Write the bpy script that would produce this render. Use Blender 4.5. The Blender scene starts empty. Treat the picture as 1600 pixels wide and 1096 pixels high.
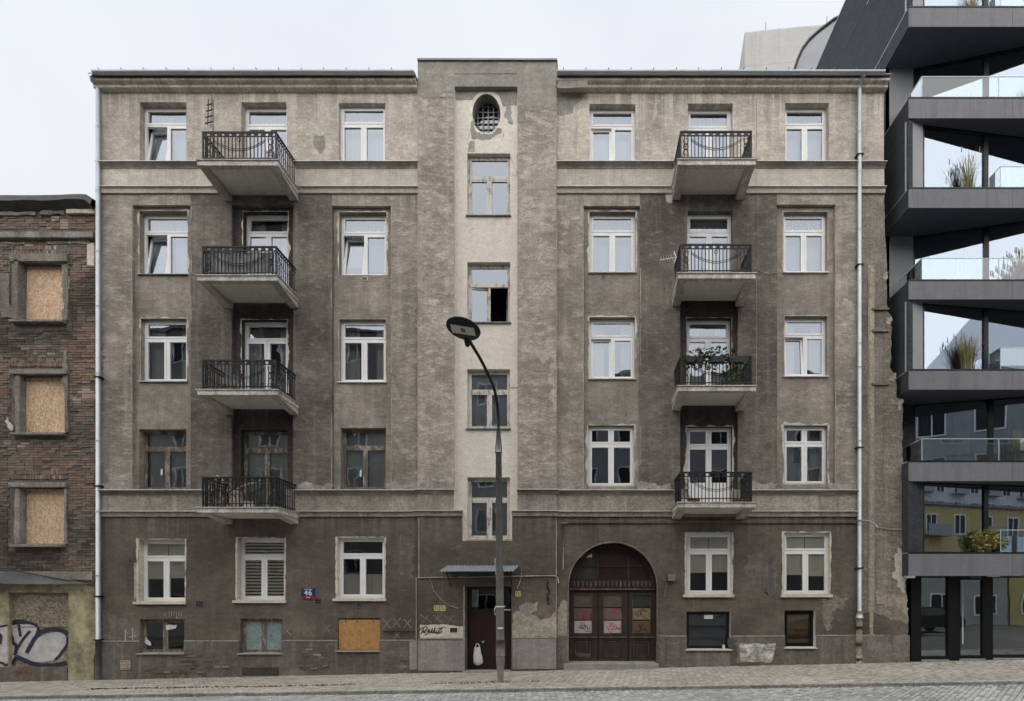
import bpy, math, random
from mathutils import Vector, Matrix, noise as mnoise
from mathutils.geometry import tessellate_polygon

random.seed(7)
scene = bpy.context.scene
R = math.radians

# ------------------------------------------------------------------ camera
EYE_Y, EYE_Z, FPX, HX, HY = -16.0, 2.06, 832.0, 915.0, 940.0   # stand-point and focal length (1600 px wide frame)
cam_d = bpy.data.cameras.new('camera')
cam = bpy.data.objects.new('camera', cam_d)
scene.collection.objects.link(cam)
cam.location = (0, EYE_Y, EYE_Z)
cam.rotation_euler = (R(90), 0, 0)
cam_d.sensor_width = 36.0
cam_d.lens = 36.0 * FPX / 1600.0
cam_d.shift_x = (800 - HX) / 1600.0            # shift lens: verticals stay vertical
cam_d.shift_y = (HY - 548) / 1600.0
cam_d.clip_end = 2000
scene.camera = cam

# ------------------------------------------------------------------ sky, sun, exposure
SUN_EL, SUN_AZ = 48.0, 200.0
w = bpy.data.worlds.new('World'); scene.world = w; w.use_nodes = True
wn, wl = w.node_tree.nodes, w.node_tree.links
wn.clear()
w_out = wn.new('ShaderNodeOutputWorld'); w_bg = wn.new('ShaderNodeBackground')
sky = wn.new('ShaderNodeTexSky'); sky.sky_type = 'NISHITA'; sky.sun_disc = False
sky.sun_elevation = R(SUN_EL); sky.sun_rotation = R(SUN_AZ)
sky.air_density = 1.2; sky.dust_density = 4.0
w_tc = wn.new('ShaderNodeTexCoord'); w_no = wn.new('ShaderNodeTexNoise')
w_no.inputs['Scale'].default_value = 2.2; w_no.inputs['Detail'].default_value = 4
w_ra = wn.new('ShaderNodeValToRGB')
w_ra.color_ramp.elements[0].color = (6.7, 7.05, 7.65, 1); w_ra.color_ramp.elements[0].position = .3
w_ra.color_ramp.elements[1].color = (8.1, 8.35, 8.8, 1); w_ra.color_ramp.elements[1].position = .7
w_mx = wn.new('ShaderNodeMix'); w_mx.data_type = 'RGBA'; w_mx.inputs['Factor'].default_value = .93   # cloud deck over the clear sky
wl.new(w_tc.outputs['Generated'], w_no.inputs['Vector']); wl.new(w_no.outputs['Fac'], w_ra.inputs['Fac'])
wl.new(sky.outputs['Color'], w_mx.inputs[6]); wl.new(w_ra.outputs['Color'], w_mx.inputs[7])
wl.new(w_mx.outputs[2], w_bg.inputs['Color'])
w_bg.inputs['Strength'].default_value = .0535
wl.new(w_bg.outputs[0], w_out.inputs[0])

sun_d = bpy.data.lights.new('sun', 'SUN'); sun_d.energy = 1.5; sun_d.angle = R(120); sun_d.color = (1, .95, .88)
sun = bpy.data.objects.new('sun', sun_d); scene.collection.objects.link(sun)
_a = R(SUN_AZ)
_d = Vector((math.sin(_a) * math.cos(R(SUN_EL)), math.cos(_a) * math.cos(R(SUN_EL)), math.sin(R(SUN_EL))))
sun.rotation_euler = _d.to_track_quat('Z', 'Y').to_euler()
sun.location = (0, -20, 40)

scene.view_settings.view_transform = 'Standard'
scene.view_settings.look = 'None'
scene.view_settings.exposure = 1.15
scene.view_settings.gamma = 1.0
scene.render.engine = 'CYCLES'
scene.cycles.use_denoising = True
scene.cycles.max_bounces = 5
scene.cycles.diffuse_bounces = 3
scene.cycles.glossy_bounces = 3
scene.cycles.transparent_max_bounces = 8
scene.cycles.use_adaptive_sampling = True
scene.cycles.adaptive_threshold = .04
scene.cycles.caustics_reflective = False
scene.cycles.caustics_refractive = False

# ------------------------------------------------------------------ survey helpers: measured facade marks -> metres
def PX(px, Y=0.0): return (px - HX) * (Y - EYE_Y) / FPX
def PZ(py, Y=0.0): return EYE_Z + (HY - py) * (Y - EYE_Y) / FPX
KERB_Y = -3.4
def gz(x, y=0.0):                                   # street level: rises gently to the right
    x = max(-30, min(25, x))
    zw = .0222 + .02187 * x; zk = .021 + .0149 * x
    t = max(0.0, min(1.0, y / KERB_Y))
    return zw * (1 - t) + zk * t

# ------------------------------------------------------------------ objects
col = scene.collection
ORG = {}                                            # world origin of each object
def link(o, parent=None, org=(0, 0, 0)):
    col.objects.link(o)
    o.parent = parent
    p = ORG.get(parent.name, Vector()) if parent else Vector()
    o.location = Vector(org) - p
    ORG[o.name] = Vector(org)
    return o
def tag(o, label=None, cat=None, group=None, kind=None):
    if label: o['label'] = label
    if cat: o['category'] = cat
    if group: o['group'] = group
    if kind: o['kind'] = kind
    return o
def thing(name, loc, label, cat, group=None):
    return tag(link(bpy.data.objects.new(name, None), None, loc), label, cat, group)
def inst(name, mesh, loc, parent=None, rot=None, scl=None):
    o = link(bpy.data.objects.new(name, mesh), parent, loc)
    if rot: o.rotation_euler = rot
    if scl: o.scale = scl
    return o

class MB:
    def __init__(s): s.v = []; s.f = []; s.m = []; s.c = []
    def quad(s, a, b, c, d, m=0):
        n = len(s.v); s.v += [a, b, c, d]; s.f.append((n, n + 1, n + 2, n + 3)); s.m.append(m)
    def box(s, x0, x1, y0, y1, z0, z1, m=0):
        if x0 > x1: x0, x1 = x1, x0
        if y0 > y1: y0, y1 = y1, y0
        if z0 > z1: z0, z1 = z1, z0
        n = len(s.v)
        s.v += [(x0, y0, z0), (x1, y0, z0), (x1, y1, z0), (x0, y1, z0), (x0, y0, z1), (x1, y0, z1), (x1, y1, z1), (x0, y1, z1)]
        for f in ((0, 1, 5, 4), (1, 2, 6, 5), (2, 3, 7, 6), (3, 0, 4, 7), (4, 5, 6, 7), (3, 2, 1, 0)):
            s.f.append(tuple(n + i for i in f)); s.m.append(m)
        return s
    def prism(s, pts, a0, a1, axis='x', m=0, caps=True):
        # pts: 2D outline; axis x -> (y,z), y -> (x,z), z -> (x,y)
        k = len(pts); n = len(s.v)
        mk = {'x': lambda p, a: (a, p[0], p[1]), 'y': lambda p, a: (p[0], a, p[1]), 'z': lambda p, a: (p[0], p[1], a)}[axis]
        for a in (a0, a1): s.v += [mk(p, a) for p in pts]
        for i in range(k):
            j = (i + 1) % k
            s.f.append((n + i, n + j, n + k + j, n + k + i)); s.m.append(m)
        if caps:
            for t in tessellate_polygon([[Vector((p[0], p[1], 0)) for p in pts]]):
                s.f.append(tuple(n + i for i in t)); s.m.append(m)
                s.f.append(tuple(n + k + i for i in reversed(t))); s.m.append(m)
        return s
    def poly(s, pts3, m=0):
        # flat polygon in an XZ plane
        n = len(s.v); s.v += pts3
        for t in tessellate_polygon([[Vector((p[0], p[2], 0)) for p in pts3]]):
            s.f.append(tuple(n + i for i in t)); s.m.append(m)
        return s
    def tube(s, path, r, seg=8, m=0, cap=True):
        path = [Vector(p) for p in path]; rr = r if isinstance(r, (list, tuple)) else [r] * len(path)
        rings = []
        up = Vector((0, 0, 1))
        for i, p in enumerate(path):
            d = (path[min(i + 1, len(path) - 1)] - path[max(i - 1, 0)]).normalized()
            a = d.cross(up)
            if a.length < 1e-3: a = d.cross(Vector((0, 1, 0)))
            a.normalize(); b = d.cross(a).normalized()
            n = len(s.v); rings.append(n)
            for k in range(seg):
                t = 2 * math.pi * k / seg
                s.v.append(tuple(p + (a * math.cos(t) + b * math.sin(t)) * rr[i]))
        for i in range(len(rings) - 1):
            for k in range(seg):
                k2 = (k + 1) % seg
                s.f.append((rings[i] + k, rings[i] + k2, rings[i + 1] + k2, rings[i + 1] + k)); s.m.append(m)
        if cap:
            s.f.append(tuple(rings[0] + k for k in range(seg))); s.m.append(m)
            s.f.append(tuple(rings[-1] + k for k in reversed(range(seg)))); s.m.append(m)
        return s
    def ribbon(s, path, wd, m=0):
        # flat stroke in the XZ plane; path of (x,y,z)
        P = [Vector(p) for p in path]; L = []; Rr = []
        n = len(s.v)
        for i, p in enumerate(P):
            d = P[min(i + 1, len(P) - 1)] - P[max(i - 1, 0)]; d.y = 0; d.normalize()
            nn = Vector((-d.z, 0, d.x)) * ((wd[i] if isinstance(wd, list) else wd) * .5)
            s.v += [tuple(p + nn), tuple(p - nn)]
        for i in range(len(P) - 1):
            s.f.append((n + 2 * i, n + 2 * i + 1, n + 2 * i + 3, n + 2 * i + 2)); s.m.append(m)
        return s
    def xform(s, M, a=0):
        for i in range(a, len(s.v)): s.v[i] = tuple(M @ Vector(s.v[i]))
        return s
    def mesh(s, name, mats, smooth=False, bevel=0):
        me = bpy.data.meshes.new(name)
        me.from_pydata([tuple(v) for v in s.v], [], s.f)
        if not isinstance(mats, (list, tuple)): mats = [mats]
        for m in mats: me.materials.append(m)
        if len(mats) > 1:
            for p, mi in zip(me.polygons, s.m): p.material_index = mi
        if smooth:
            for p in me.polygons: p.use_smooth = True
        if s.c:
            at = me.color_attributes.new('Col', 'FLOAT_COLOR', 'POINT')
            for i, c in enumerate(s.c): at.data[i].color = (c[0], c[1], c[2], 1)
        me.validate(); me.update()
        return me
    def build(s, name, mats, parent=None, smooth=False, org=(0, 0, 0)):
        me = s.mesh(name, mats, smooth)
        if org != (0, 0, 0):
            for v in me.vertices: v.co -= Vector(org)
        return link(bpy.data.objects.new(name, me), parent, org)

def nz(x, z, sc=1.0, seed=0.0): return mnoise.noise(Vector((x * sc + seed, seed * 1.7, z * sc)))
def smooth_path(pts, n=6):
    P = [Vector(p) for p in pts]; out = []
    for i in range(len(P) - 1):
        p0 = P[max(i - 1, 0)]; p1 = P[i]; p2 = P[i + 1]; p3 = P[min(i + 2, len(P) - 1)]
        for k in range(n):
            t = k / n
            out.append(.5 * ((2 * p1) + (p2 - p0) * t + (2 * p0 - 5 * p1 + 4 * p2 - p3) * t * t + (3 * p1 - p0 - 3 * p2 + p3) * t ** 3))
    out.append(P[-1]); return out

# ------------------------------------------------------------------ materials
class Mat:
    def __init__(s, name):
        s.m = bpy.data.materials.new(name); s.m.use_nodes = True
        s.n = s.m.node_tree.nodes; s.l = s.m.node_tree.links
        s.b = s.n['Principled BSDF']; s.p = None
    def pos(s):
        if not s.p:
            g = s.n.new('ShaderNodeNewGeometry'); s.p = g.outputs['Position']
        return s.p
    def noise(s, sc=1.0, vec=(1, 1, 1), detail=6, rough=.6, off=0.0, dist=0.0):
        mp = s.n.new('ShaderNodeMapping'); mp.inputs['Scale'].default_value = vec; mp.inputs['Location'].default_value = (off, off * .7, off * 1.3)
        s.l.new(s.pos(), mp.inputs['Vector'])
        t = s.n.new('ShaderNodeTexNoise'); t.inputs['Scale'].default_value = sc; t.inputs['Detail'].default_value = detail
        t.inputs['Roughness'].default_value = rough; t.inputs['Distortion'].default_value = dist
        s.l.new(mp.outputs[0], t.inputs['Vector']); return t.outputs['Fac']
    def voro(s, sc, vec=(1, 1, 1), out='Distance', feature='F1'):
        mp = s.n.new('ShaderNodeMapping'); mp.inputs['Scale'].default_value = vec
        s.l.new(s.pos(), mp.inputs['Vector'])
        t = s.n.new('ShaderNodeTexVoronoi'); t.inputs['Scale'].default_value = sc; t.feature = feature
        s.l.new(mp.outputs[0], t.inputs['Vector']); return t.outputs[out]
    def ramp(s, fac, stops):
        r = s.n.new('ShaderNodeValToRGB'); e = r.color_ramp.elements
        while len(e) < len(stops): e.new(.5)
        for i, (p, c) in enumerate(stops):
            e[i].position = p; e[i].color = (c, c, c, 1) if not isinstance(c, (tuple, list)) else (*c, 1)
        s.l.new(fac, r.inputs['Fac']); return r.outputs['Color']
    def mix(s, fac, a, b, mode='MIX'):
        x = s.n.new('ShaderNodeMix'); x.data_type = 'RGBA'; x.blend_type = mode
        for sock, v in ((0, fac), (6, a), (7, b)):
            if isinstance(v, (int, float)): x.inputs[sock].default_value = v
            elif isinstance(v, tuple): x.inputs[sock].default_value = (*v, 1)
            else: s.l.new(v, x.inputs[sock])
        return x.outputs[2]
    def math(s, op, a, b):
        x = s.n.new('ShaderNodeMath'); x.operation = op
        for i, v in enumerate((a, b)):
            if isinstance(v, (int, float)): x.inputs[i].default_value = v
            else: s.l.new(v, x.inputs[i])
        return x.outputs[0]
    def bump(s, h, strength=.5, dist=.02, nrm=None):
        b = s.n.new('ShaderNodeBump'); b.inputs['Strength'].default_value = strength; b.inputs['Distance'].default_value = dist
        s.l.new(h, b.inputs['Height'])
        if nrm: s.l.new(nrm, b.inputs['Normal'])
        s.l.new(b.outputs[0], s.b.inputs['Normal']); return b.outputs[0]
    def out(s, colr, rough=.9, metal=0, spec=.3):
        if isinstance(colr, tuple): s.b.inputs['Base Color'].default_value = (*colr, 1)
        else: s.l.new(colr, s.b.inputs['Base Color'])
        if isinstance(rough, (int, float)): s.b.inputs['Roughness'].default_value = rough
        else: s.l.new(rough, s.b.inputs['Roughness'])
        s.b.inputs['Metallic'].default_value = metal
        s.b.inputs['Specular IOR Level'].default_value = spec
        return s.m

def sc3(c, k): return tuple(min(1, x * k) for x in c)

def plaster(name, base, light, strokes=.5, grain=.22, patch=.35, streak=.3, bump=.6, worn=.62, off=0.0, speck=0.0, mott=.15, runs=None, desat=.07):
    m = Mat(name)
    def ds(c): g_ = sum(c) / 3; return tuple(x * (1 - desat) + g_ * desat for x in c)
    base, light = ds(base), ds(light)
    n1 = m.noise(.5, detail=3, rough=.62, off=off)
    n1b = m.noise(2.1, (1, 1, 1.3), detail=4, rough=.65, off=off + 3)
    c = m.mix(m.ramp(n1, [(.32, 0.0), (.68, 1.0)]), sc3(base, 1 - patch), sc3(base, 1 + patch * .7))
    c = m.mix(m.ramp(n1b, [(.4, 0.0), (.7, .7)]), c, sc3(base, 1 - patch * .9), 'MIX')
    n2 = m.noise(3.0, (1, 1, 2.1), detail=5, rough=.74, off=off + 9)
    c = m.mix(m.math('MULTIPLY', m.ramp(n2, [(worn - .08, 0.0), (worn + .1, 1.0)]), strokes), c, light)
    c = m.mix(1.0, c, m.ramp(n2, [(.3, 1 - mott), (.5, 1.0), (.72, 1 + mott)]), 'MULTIPLY')
    st = m.noise(1.0, (4.5, 1, .22), detail=3, rough=.6, off=off + 20)
    c = m.mix(m.math('MULTIPLY', m.ramp(st, [(.53, 0.0), (.68, 1.0)]), streak), c, sc3(base, .5))
    c = m.mix(m.math('MULTIPLY', m.ramp(st, [(.32, 1.0), (.43, 0.0)]), streak * .8), c, light)
    if runs:
        sx = m.n.new('ShaderNodeSeparateXYZ'); m.l.new(m.pos(), sx.inputs[0])
        rn = m.ramp(m.noise(1.0, (5.5, 1, .05), detail=3, rough=.7, off=off + 77), [(.5, 0.0), (.6, 1.0)])
        ln = m.noise(1.0, (2.5, 1, .02), detail=2, off=off + 70)
        for zt_, ln_, k_, cc in runs:
            mr = m.n.new('ShaderNodeMapRange'); m.l.new(sx.outputs[2], mr.inputs[0]); mr.inputs[1].default_value = zt_ - ln_; mr.inputs[2].default_value = zt_
            f = m.math('MULTIPLY', m.math('POWER', m.math('MULTIPLY', mr.outputs[0], m.math('ADD', ln, .45)), 1.3), k_)
            f = m.math('MULTIPLY', f, m.math('LESS_THAN', sx.outputs[2], zt_ + .05))
            c = m.mix(m.math('MULTIPLY', f, rn), c, cc)
    g = m.noise(14, detail=3, rough=.85, off=off)
    c = m.mix(1.0, c, m.ramp(g, [(.28, 1 - grain * 2), (.72, 1 + grain * 1.3)]), 'MULTIPLY')
    if speck:
        c = m.mix(m.math('MULTIPLY', m.ramp(g, [(.66, 0.0), (.72, 1.0)]), speck), c, sc3(light, 1.15))
    h = m.math('ADD', n2, m.math('MULTIPLY', g, .5))
    m.bump(h, bump, .05)
    return m.out(c, .93, spec=.15)

def plain(name, c, rough=.6, metal=0, var=.15, sc=3.0, bump=0, spec=.4, fine=40):
    m = Mat(name)
    n = m.noise(sc, detail=6)
    cc = m.mix(m.ramp(n, [(.3, 0.0), (.7, 1.0)]), sc3(c, 1 - var), sc3(c, 1 + var))
    if bump: m.bump(m.noise(fine, detail=3), bump, .01)
    return m.out(cc, rough, metal, spec)

def glass(name, refl=.4, tint=(.8, .85, .85), wav=.15, rough=.0, wsc=1.6, rc=(.93, .95, 1.0)):
    m = Mat(name)
    m.n.remove(m.b)
    o = m.n['Material Output']
    gl = m.n.new('ShaderNodeBsdfGlossy'); gl.inputs['Roughness'].default_value = rough; gl.inputs['Color'].default_value = (*rc, 1)
    tr = m.n.new('ShaderNodeBsdfTransparent'); tr.inputs['Color'].default_value = (*tint, 1)
    b = m.n.new('ShaderNodeBump'); b.inputs['Strength'].default_value = wav; b.inputs['Distance'].default_value = .02
    m.l.new(m.noise(wsc, detail=1), b.inputs['Height']); m.l.new(b.outputs[0], gl.inputs['Normal'])
    lw = m.n.new('ShaderNodeFresnel'); lw.inputs['IOR'].default_value = 1.5
    f = m.math('ADD', m.math('MULTIPLY', lw.outputs[0], .8), refl)
    mx = m.n.new('ShaderNodeMixShader'); m.l.new(f, mx.inputs[0]); m.l.new(tr.outputs[0], mx.inputs[1]); m.l.new(gl.outputs[0], mx.inputs[2])
    m.l.new(mx.outputs[0], o.inputs['Surface'])
    return m.m

M = {}
M['p_top'] = plaster('plaster_top_floor', (.555, .495, .425), (.72, .665, .59), strokes=.5, streak=.3, patch=.34, worn=.58, bump=.7, off=1, grain=.115, runs=[(17.4, 1.5, 1.0, (.74, .685, .60)), (13.4, .2, 0.0, (.5, .5, .5))])
M['p_mid'] = plaster('plaster_roughcast', (.375, .33, .283), (.60, .55, .485), strokes=.5, streak=.25, patch=.42, worn=.59, bump=.8, off=5, grain=.115, runs=[(14.35, 1.3, .55, (.52, .475, .41))])
M['p_panel'] = plaster('plaster_panel', (.35, .308, .263), (.54, .495, .43), strokes=.4, streak=.3, patch=.38, grain=.115, worn=.62, off=8)
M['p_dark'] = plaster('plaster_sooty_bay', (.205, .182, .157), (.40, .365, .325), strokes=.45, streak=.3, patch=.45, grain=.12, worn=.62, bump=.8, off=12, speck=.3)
M['p_soot_shade'] = plaster('plaster_soot_shade', (.085, .076, .068), (.17, .155, .14), strokes=.25, streak=.25, patch=.3, bump=.3, off=14)  # sooty door recesses; part of the dark tone is shade put into the colour
M['p_centre'] = plaster('plaster_pilaster', (.43, .378, .325), (.67, .615, .55), strokes=.5, streak=.15, patch=.36, worn=.57, bump=.75, grain=.13, off=17)
M['p_white'] = plaster('plaster_cream_niche', (.74, .68, .60), (.82, .775, .70), strokes=.25, streak=.14, patch=.08, bump=.3, grain=.08, mott=.07, off=20)
M['p_band'] = plaster('plaster_band', (.60, .545, .465), (.72, .67, .60), strokes=.4, streak=.3, patch=.2, mott=.12, grain=.12, bump=.3, off=24)
M['p_corn'] = plaster('cornice_limewash', (.68, .625, .54), (.80, .755, .68), strokes=.5, streak=.6, patch=.2, mott=.15, bump=.3, off=25)
M['p_band2'] = plaster('plaster_lower_band', (.43, .388, .33), (.56, .51, .45), strokes=.4, streak=.55, patch=.3, bump=.3, off=27)
M['p_ground'] = plaster('plaster_ground_floor', (.170, .143, .120), (.265, .235, .205), strokes=.3, streak=.22, patch=.4, bump=.5, runs=[(4.75, 1.2, .5, (.27, .25, .22))], worn=.66, grain=.115, off=30)
M['p_plinth'] = plaster('plaster_plinth', (.175, .16, .142), (.29, .265, .238), strokes=.4, streak=.55, patch=.35, bump=.3, grain=.13, off=34)
M['p_plinth_r'] = plaster('plaster_plinth_right', (.215, .195, .17), (.33, .30, .27), strokes=.4, streak=.55, patch=.35, bump=.3, grain=.2, off=37)
M['p_cement'] = plaster('cement_patch', (.33, .315, .28), (.42, .40, .36), strokes=.3, streak=.2, patch=.18, bump=.35, grain=.14, off=41)
M['p_cream'] = plaster('cream_putty', (.68, .62, .53), (.78, .74, .66), strokes=.2, streak=.2, patch=.1, bump=.3, grain=.12, off=44)
M['p_tan'] = plaster('bare_render', (.46, .40, .32), (.56, .51, .44), strokes=.4, streak=.2, patch=.25, bump=.6, off=47)
M['p_side'] = plaster('plaster_party_wall', (.30, .267, .225), (.46, .42, .36), strokes=.45, streak=.35, patch=.36, worn=.63, bump=.8, off=50)
M['edge'] = plaster('worn_edge', (.45, .41, .36), (.55, .51, .46), strokes=.4, streak=.1, patch=.25, bump=.3, off=52)
M['p_pale'] = plaster('pale_render_patch', (.42, .41, .38), (.66, .65, .62), strokes=.9, streak=.1, patch=.3, worn=.5, bump=.5, mott=.3, off=53)
M['stone'] = plaster('granite_plate', (.33, .315, .295), (.42, .40, .37), strokes=.2, streak=.35, patch=.2, bump=.25, grain=.115, off=55)
M['balc'] = plaster('balcony_concrete', (.60, .57, .525), (.72, .69, .64), strokes=.5, streak=.2, patch=.3, bump=.4, off=58)
M['balc_soffit'] = plaster('limewashed_soffit', (.74, .72, .67), (.56, .54, .50), strokes=.7, streak=.0, patch=.12, bump=.3, mott=.1, grain=.1, worn=.57, off=59)
M['balc_face'] = plaster('balcony_edge', (.66, .63, .58), (.78, .75, .7), strokes=.5, streak=.75, patch=.25, bump=.4, off=61)
M['zinc'] = plain('zinc_sheet', (.46, .50, .53), .5, .6, .12, 1.5)
M['zinc_dk'] = plain('weathered_flashing', (.20, .205, .21), .5, .5, .25, 2.0)
M['flash'] = plain('painted_flashing', (.42, .42, .42), .5, .3, .25, 2.5)
M['pipe'] = plain('galvanised_pipe', (.46, .49, .51), .5, .6, .12, 2.0)
M['pvc'] = plain('white_pvc', (.85, .85, .84), .35, 0, .05, 2.0)
M['pvc_cream'] = plain('cream_paint', (.74, .70, .62), .45, 0, .08, 3.0)
def peeling(name, paint, wood, th=.5):
    m = Mat(name)
    n = m.noise(9, (1, 1, .35), detail=7, rough=.75)
    c = m.mix(m.ramp(n, [(th - .05, 0.0), (th + .05, 1.0)]), wood, paint)
    c = m.mix(.35, c, m.ramp(m.noise(40, (3, 1, .3), detail=3), [(.3, .5), (.7, 1.2)]), 'MULTIPLY')
    m.bump(n, .4, .01)
    return m.out(c, .75)
M['old_white'] = peeling('peeling_white_paint', (.66, .63, .57), (.28, .24, .2), .44)
M['old_wood'] = peeling('weathered_window_wood', (.40, .36, .30), (.15, .12, .10), .54)
M['gate'] = peeling('brown_gate_paint', (.042, .030, .025), (.085, .068, .057), .38)
M['gate_lt'] = peeling('worn_gate_moulding', (.085, .062, .052), (.16, .13, .11), .45)
M['door'] = plain('maroon_steel_door', (.026, .009, .008), .45, 0, .25, 2.0)
M['black'] = plain('black_frame', (.012, .012, .013), .4, 0, .2, 3)
M['iron'] = plain('black_iron', (.018, .018, .02), .5, .3, .3, 8)
M['rust'] = plain('rusty_metal', (.15, .095, .065), .85, 0, .5, 7, .4)
M['room'] = plain('dim_room', (.16, .145, .13), .9, 0, .2, 1.0)
M['room_dk'] = plain('dark_room', (.045, .043, .042), .9, 0, .2, 1.0)
M['curtain'] = plain('white_curtain', (.50, .52, .59), .9, 0, .05, 2)
M['curtain_b'] = plain('bluish_curtain', (.40, .43, .52), .9, 0, .05, 2)
M['curtain_l'] = plain('lavender_curtain', (.58, .56, .60), .9, 0, .05, 2)
M['curtain_w'] = plain('cream_curtain', (.60, .56, .48), .9, 0, .05, 2)
M['blind'] = plain('beige_blind', (.86, .81, .66), .8, 0, .05, 2)
M['blind_dk'] = plain('blue_grey_blind', (.13, .15, .165), .6, 0, .12, 3)
M['blind_br'] = plain('brown_blind', (.30, .19, .08), .8, 0, .1, 2)
M['curtain_dk'] = plain('grey_curtain', (.56, .57, .58), .9, 0, .14, 2)
def lace_mat():
    m = Mat('lace_curtain')
    v = m.voro(16, out='Distance')
    c = m.mix(m.ramp(v, [(.3, 0.0), (.55, 1.0)]), (.8, .8, .8), (.36, .37, .4))
    return m.out(c, .9)
M['lace'] = lace_mat()
M['glass_hi'] = glass('window_glass', .19, wav=.22, wsc=1.2, rc=(.80, .88, 1.0))
M['glass_old'] = glass('old_window_glass', .16, tint=(.75, .79, .78), wav=.14, wsc=1.6)
M['glass_dk'] = glass('dark_window_glass', .06, tint=(.97, .98, .97), wav=.1)
M['glass_mod'] = glass('facade_glass', .46, tint=(.55, .66, .62), wav=.05, wsc=.8, rc=(.64, .73, .85))
M['glass_low'] = glass('shopfront_glass', .40, tint=(.5, .6, .6), wav=.12, wsc=1.0, rc=(.8, .9, .9))
M['glass_rail'] = glass('railing_glass', .09, tint=(.80, .90, .88), wav=.0)
M['glass_edge'] = plain('glass_edge', (.55, .72, .68), .2, 0, .05)
def crazed():
    m = Mat('crazed_glass_film')
    v = m.voro(22, out='Distance', feature='DISTANCE_TO_EDGE')
    n = m.noise(3)
    c = m.mix(m.ramp(v, [(.02, 0.0), (.12, 1.0)]), (.09, .12, .12), (.27, .36, .37))
    c = m.mix(m.ramp(n, [(.35, .0), (.7, .6)]), c, (.42, .48, .48))
    m.bump(v, .4, .01)
    return m.out(c, .3)
M['crazed'] = crazed()
def osb(name, a, b, c_):
    m = Mat(name)
    mp = m.n.new('ShaderNodeMapping'); mp.inputs['Scale'].default_value = (1, 1, 1)
    v1 = m.noise(10, (2.2, 1, .7), detail=4, rough=.7, dist=1.4)
    v2 = m.noise(12, (.8, 1, 1.6), detail=4, rough=.7, off=4, dist=1.2)
    cc = m.mix(m.ramp(v1, [(.44, 0.0), (.56, 1.0)]), a, b)
    cc = m.mix(m.ramp(v2, [(.52, 0.0), (.66, .85)]), cc, c_)
    big = m.noise(1.6, detail=4, off=8)
    cc = m.mix(.5, cc, m.ramp(big, [(.3, .72), (.7, 1.1)]), 'MULTIPLY')
    m.bump(v1, .2, .01)
    return m.out(cc, .75)
M['osb'] = osb('osb_board', (.50, .31, .18), (.78, .57, .39), (.88, .75, .60))
M['osb_y'] = osb('chipboard_yellow', (.38, .205, .07), (.50, .285, .11), (.56, .35, .16))
M['paper'] = plain('paper', (.72, .72, .70), .8, 0, .08, 6)
M['sign_blue'] = plain('enamel_blue', (.012, .045, .20), .3, 0, .08, 6)
M['sign_red'] = plain('enamel_red', (.33, .03, .03), .3, 0, .1, 6)
M['sign_white'] = plain('enamel_white', (.82, .82, .82), .35, 0, .04, 6)
M['sign_yel'] = plain('yellowed_plate', (.60, .50, .24), .5, 0, .2, 20)
M['ink'] = plain('black_spray', (.012, .012, .014), .6, 0, .2, 10)
M['ink_purple'] = plain('dark_purple_spray', (.022, .018, .045), .55, 0, .3, 10)
M['silver'] = plain('silver_spray', (.50, .50, .49), .55, 0, .22, 5, .3)
M['ink_red'] = plain('red_marker', (.30, .03, .035), .6, 0, .2, 10)
M['lamp_dk'] = plain('dark_lamp_housing', (.012, .015, .02), .4, .2, .15, 4)
M['led'] = plain('led_cover', (.74, .74, .70), .35, 0, .06, 12)
def pole_mat():
    m = Mat('weathered_concrete_pole')
    n = m.noise(5, (1, 1, .5), detail=8, rough=.7); g = m.noise(60, detail=3, rough=.8)
    c = m.mix(m.ramp(n, [(.3, 0.0), (.7, 1.0)]), (.165, .16, .145), (.30, .29, .265))
    c = m.mix(.8, c, m.ramp(g, [(.3, .6), (.7, 1.25)]), 'MULTIPLY')
    m.bump(g, .6, .01)
    return m.out(c, .95, spec=.15)
M['pole'] = pole_mat()
M['mod_fascia'] = plaster('fibre_cement_panel', (.21, .215, .23), (.27, .275, .29), strokes=.12, streak=.3, patch=.06, bump=.03, grain=.05, mott=.05, off=70)
M['mod_dark'] = plaster('anthracite_render', (.062, .068, .08), (.085, .092, .104), strokes=.2, streak=.1, patch=.12, bump=.6, grain=.14, off=72)
M['mod_soffit'] = plain('dark_soffit', (.125, .143, .175), .75, 0, .08, 1.5)
M['mod_grey'] = plain('grey_reveal_panel', (.33, .335, .35), .6, 0, .06, 1.2)
M['mod_grey2'] = plain('grey_recess_wall', (.24, .245, .26), .6, 0, .06, 1.2)
M['mod_frame'] = plain('black_window_frame', (.014, .015, .017), .35, .3, .1, 2)
M['mod_metal'] = plain('roof_sheet', (.24, .25, .265), .45, .5, .1, 1)
M['concrete'] = plaster('exposed_concrete', (.47, .465, .45), (.54, .53, .51), strokes=.2, streak=.15, patch=.06, bump=.05, grain=.05, mott=.05, off=75)
def vcol(name, rough=.9, grain=.35, bump=.5):
    m = Mat(name)
    a = m.n.new('ShaderNodeAttribute'); a.attribute_name = 'Col'
    g = m.noise(34, detail=4, rough=.75)
    c = m.mix(1.0, a.outputs['Color'], m.ramp(g, [(.25, 1 - grain), (.75, 1 + grain)]), 'MULTIPLY')
    m.bump(g, bump, .015)
    return m.out(c, rough, spec=.2)
M['brick'] = vcol('old_brick')
M['paver'] = vcol('paving_stone', .88, .22, .3)
M['leaf'] = vcol('leaves', .7, .12, .0)
M['mortar'] = plaster('sooty_mortar', (.16, .14, .122), (.25, .225, .20), strokes=.4, streak=.3, patch=.3, bump=.5, off=80)
M['p_old'] = plaster('grey_stucco_remnant', (.29, .27, .235), (.44, .41, .36), strokes=.5, streak=.5, patch=.4, bump=.4, off=82)
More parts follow.
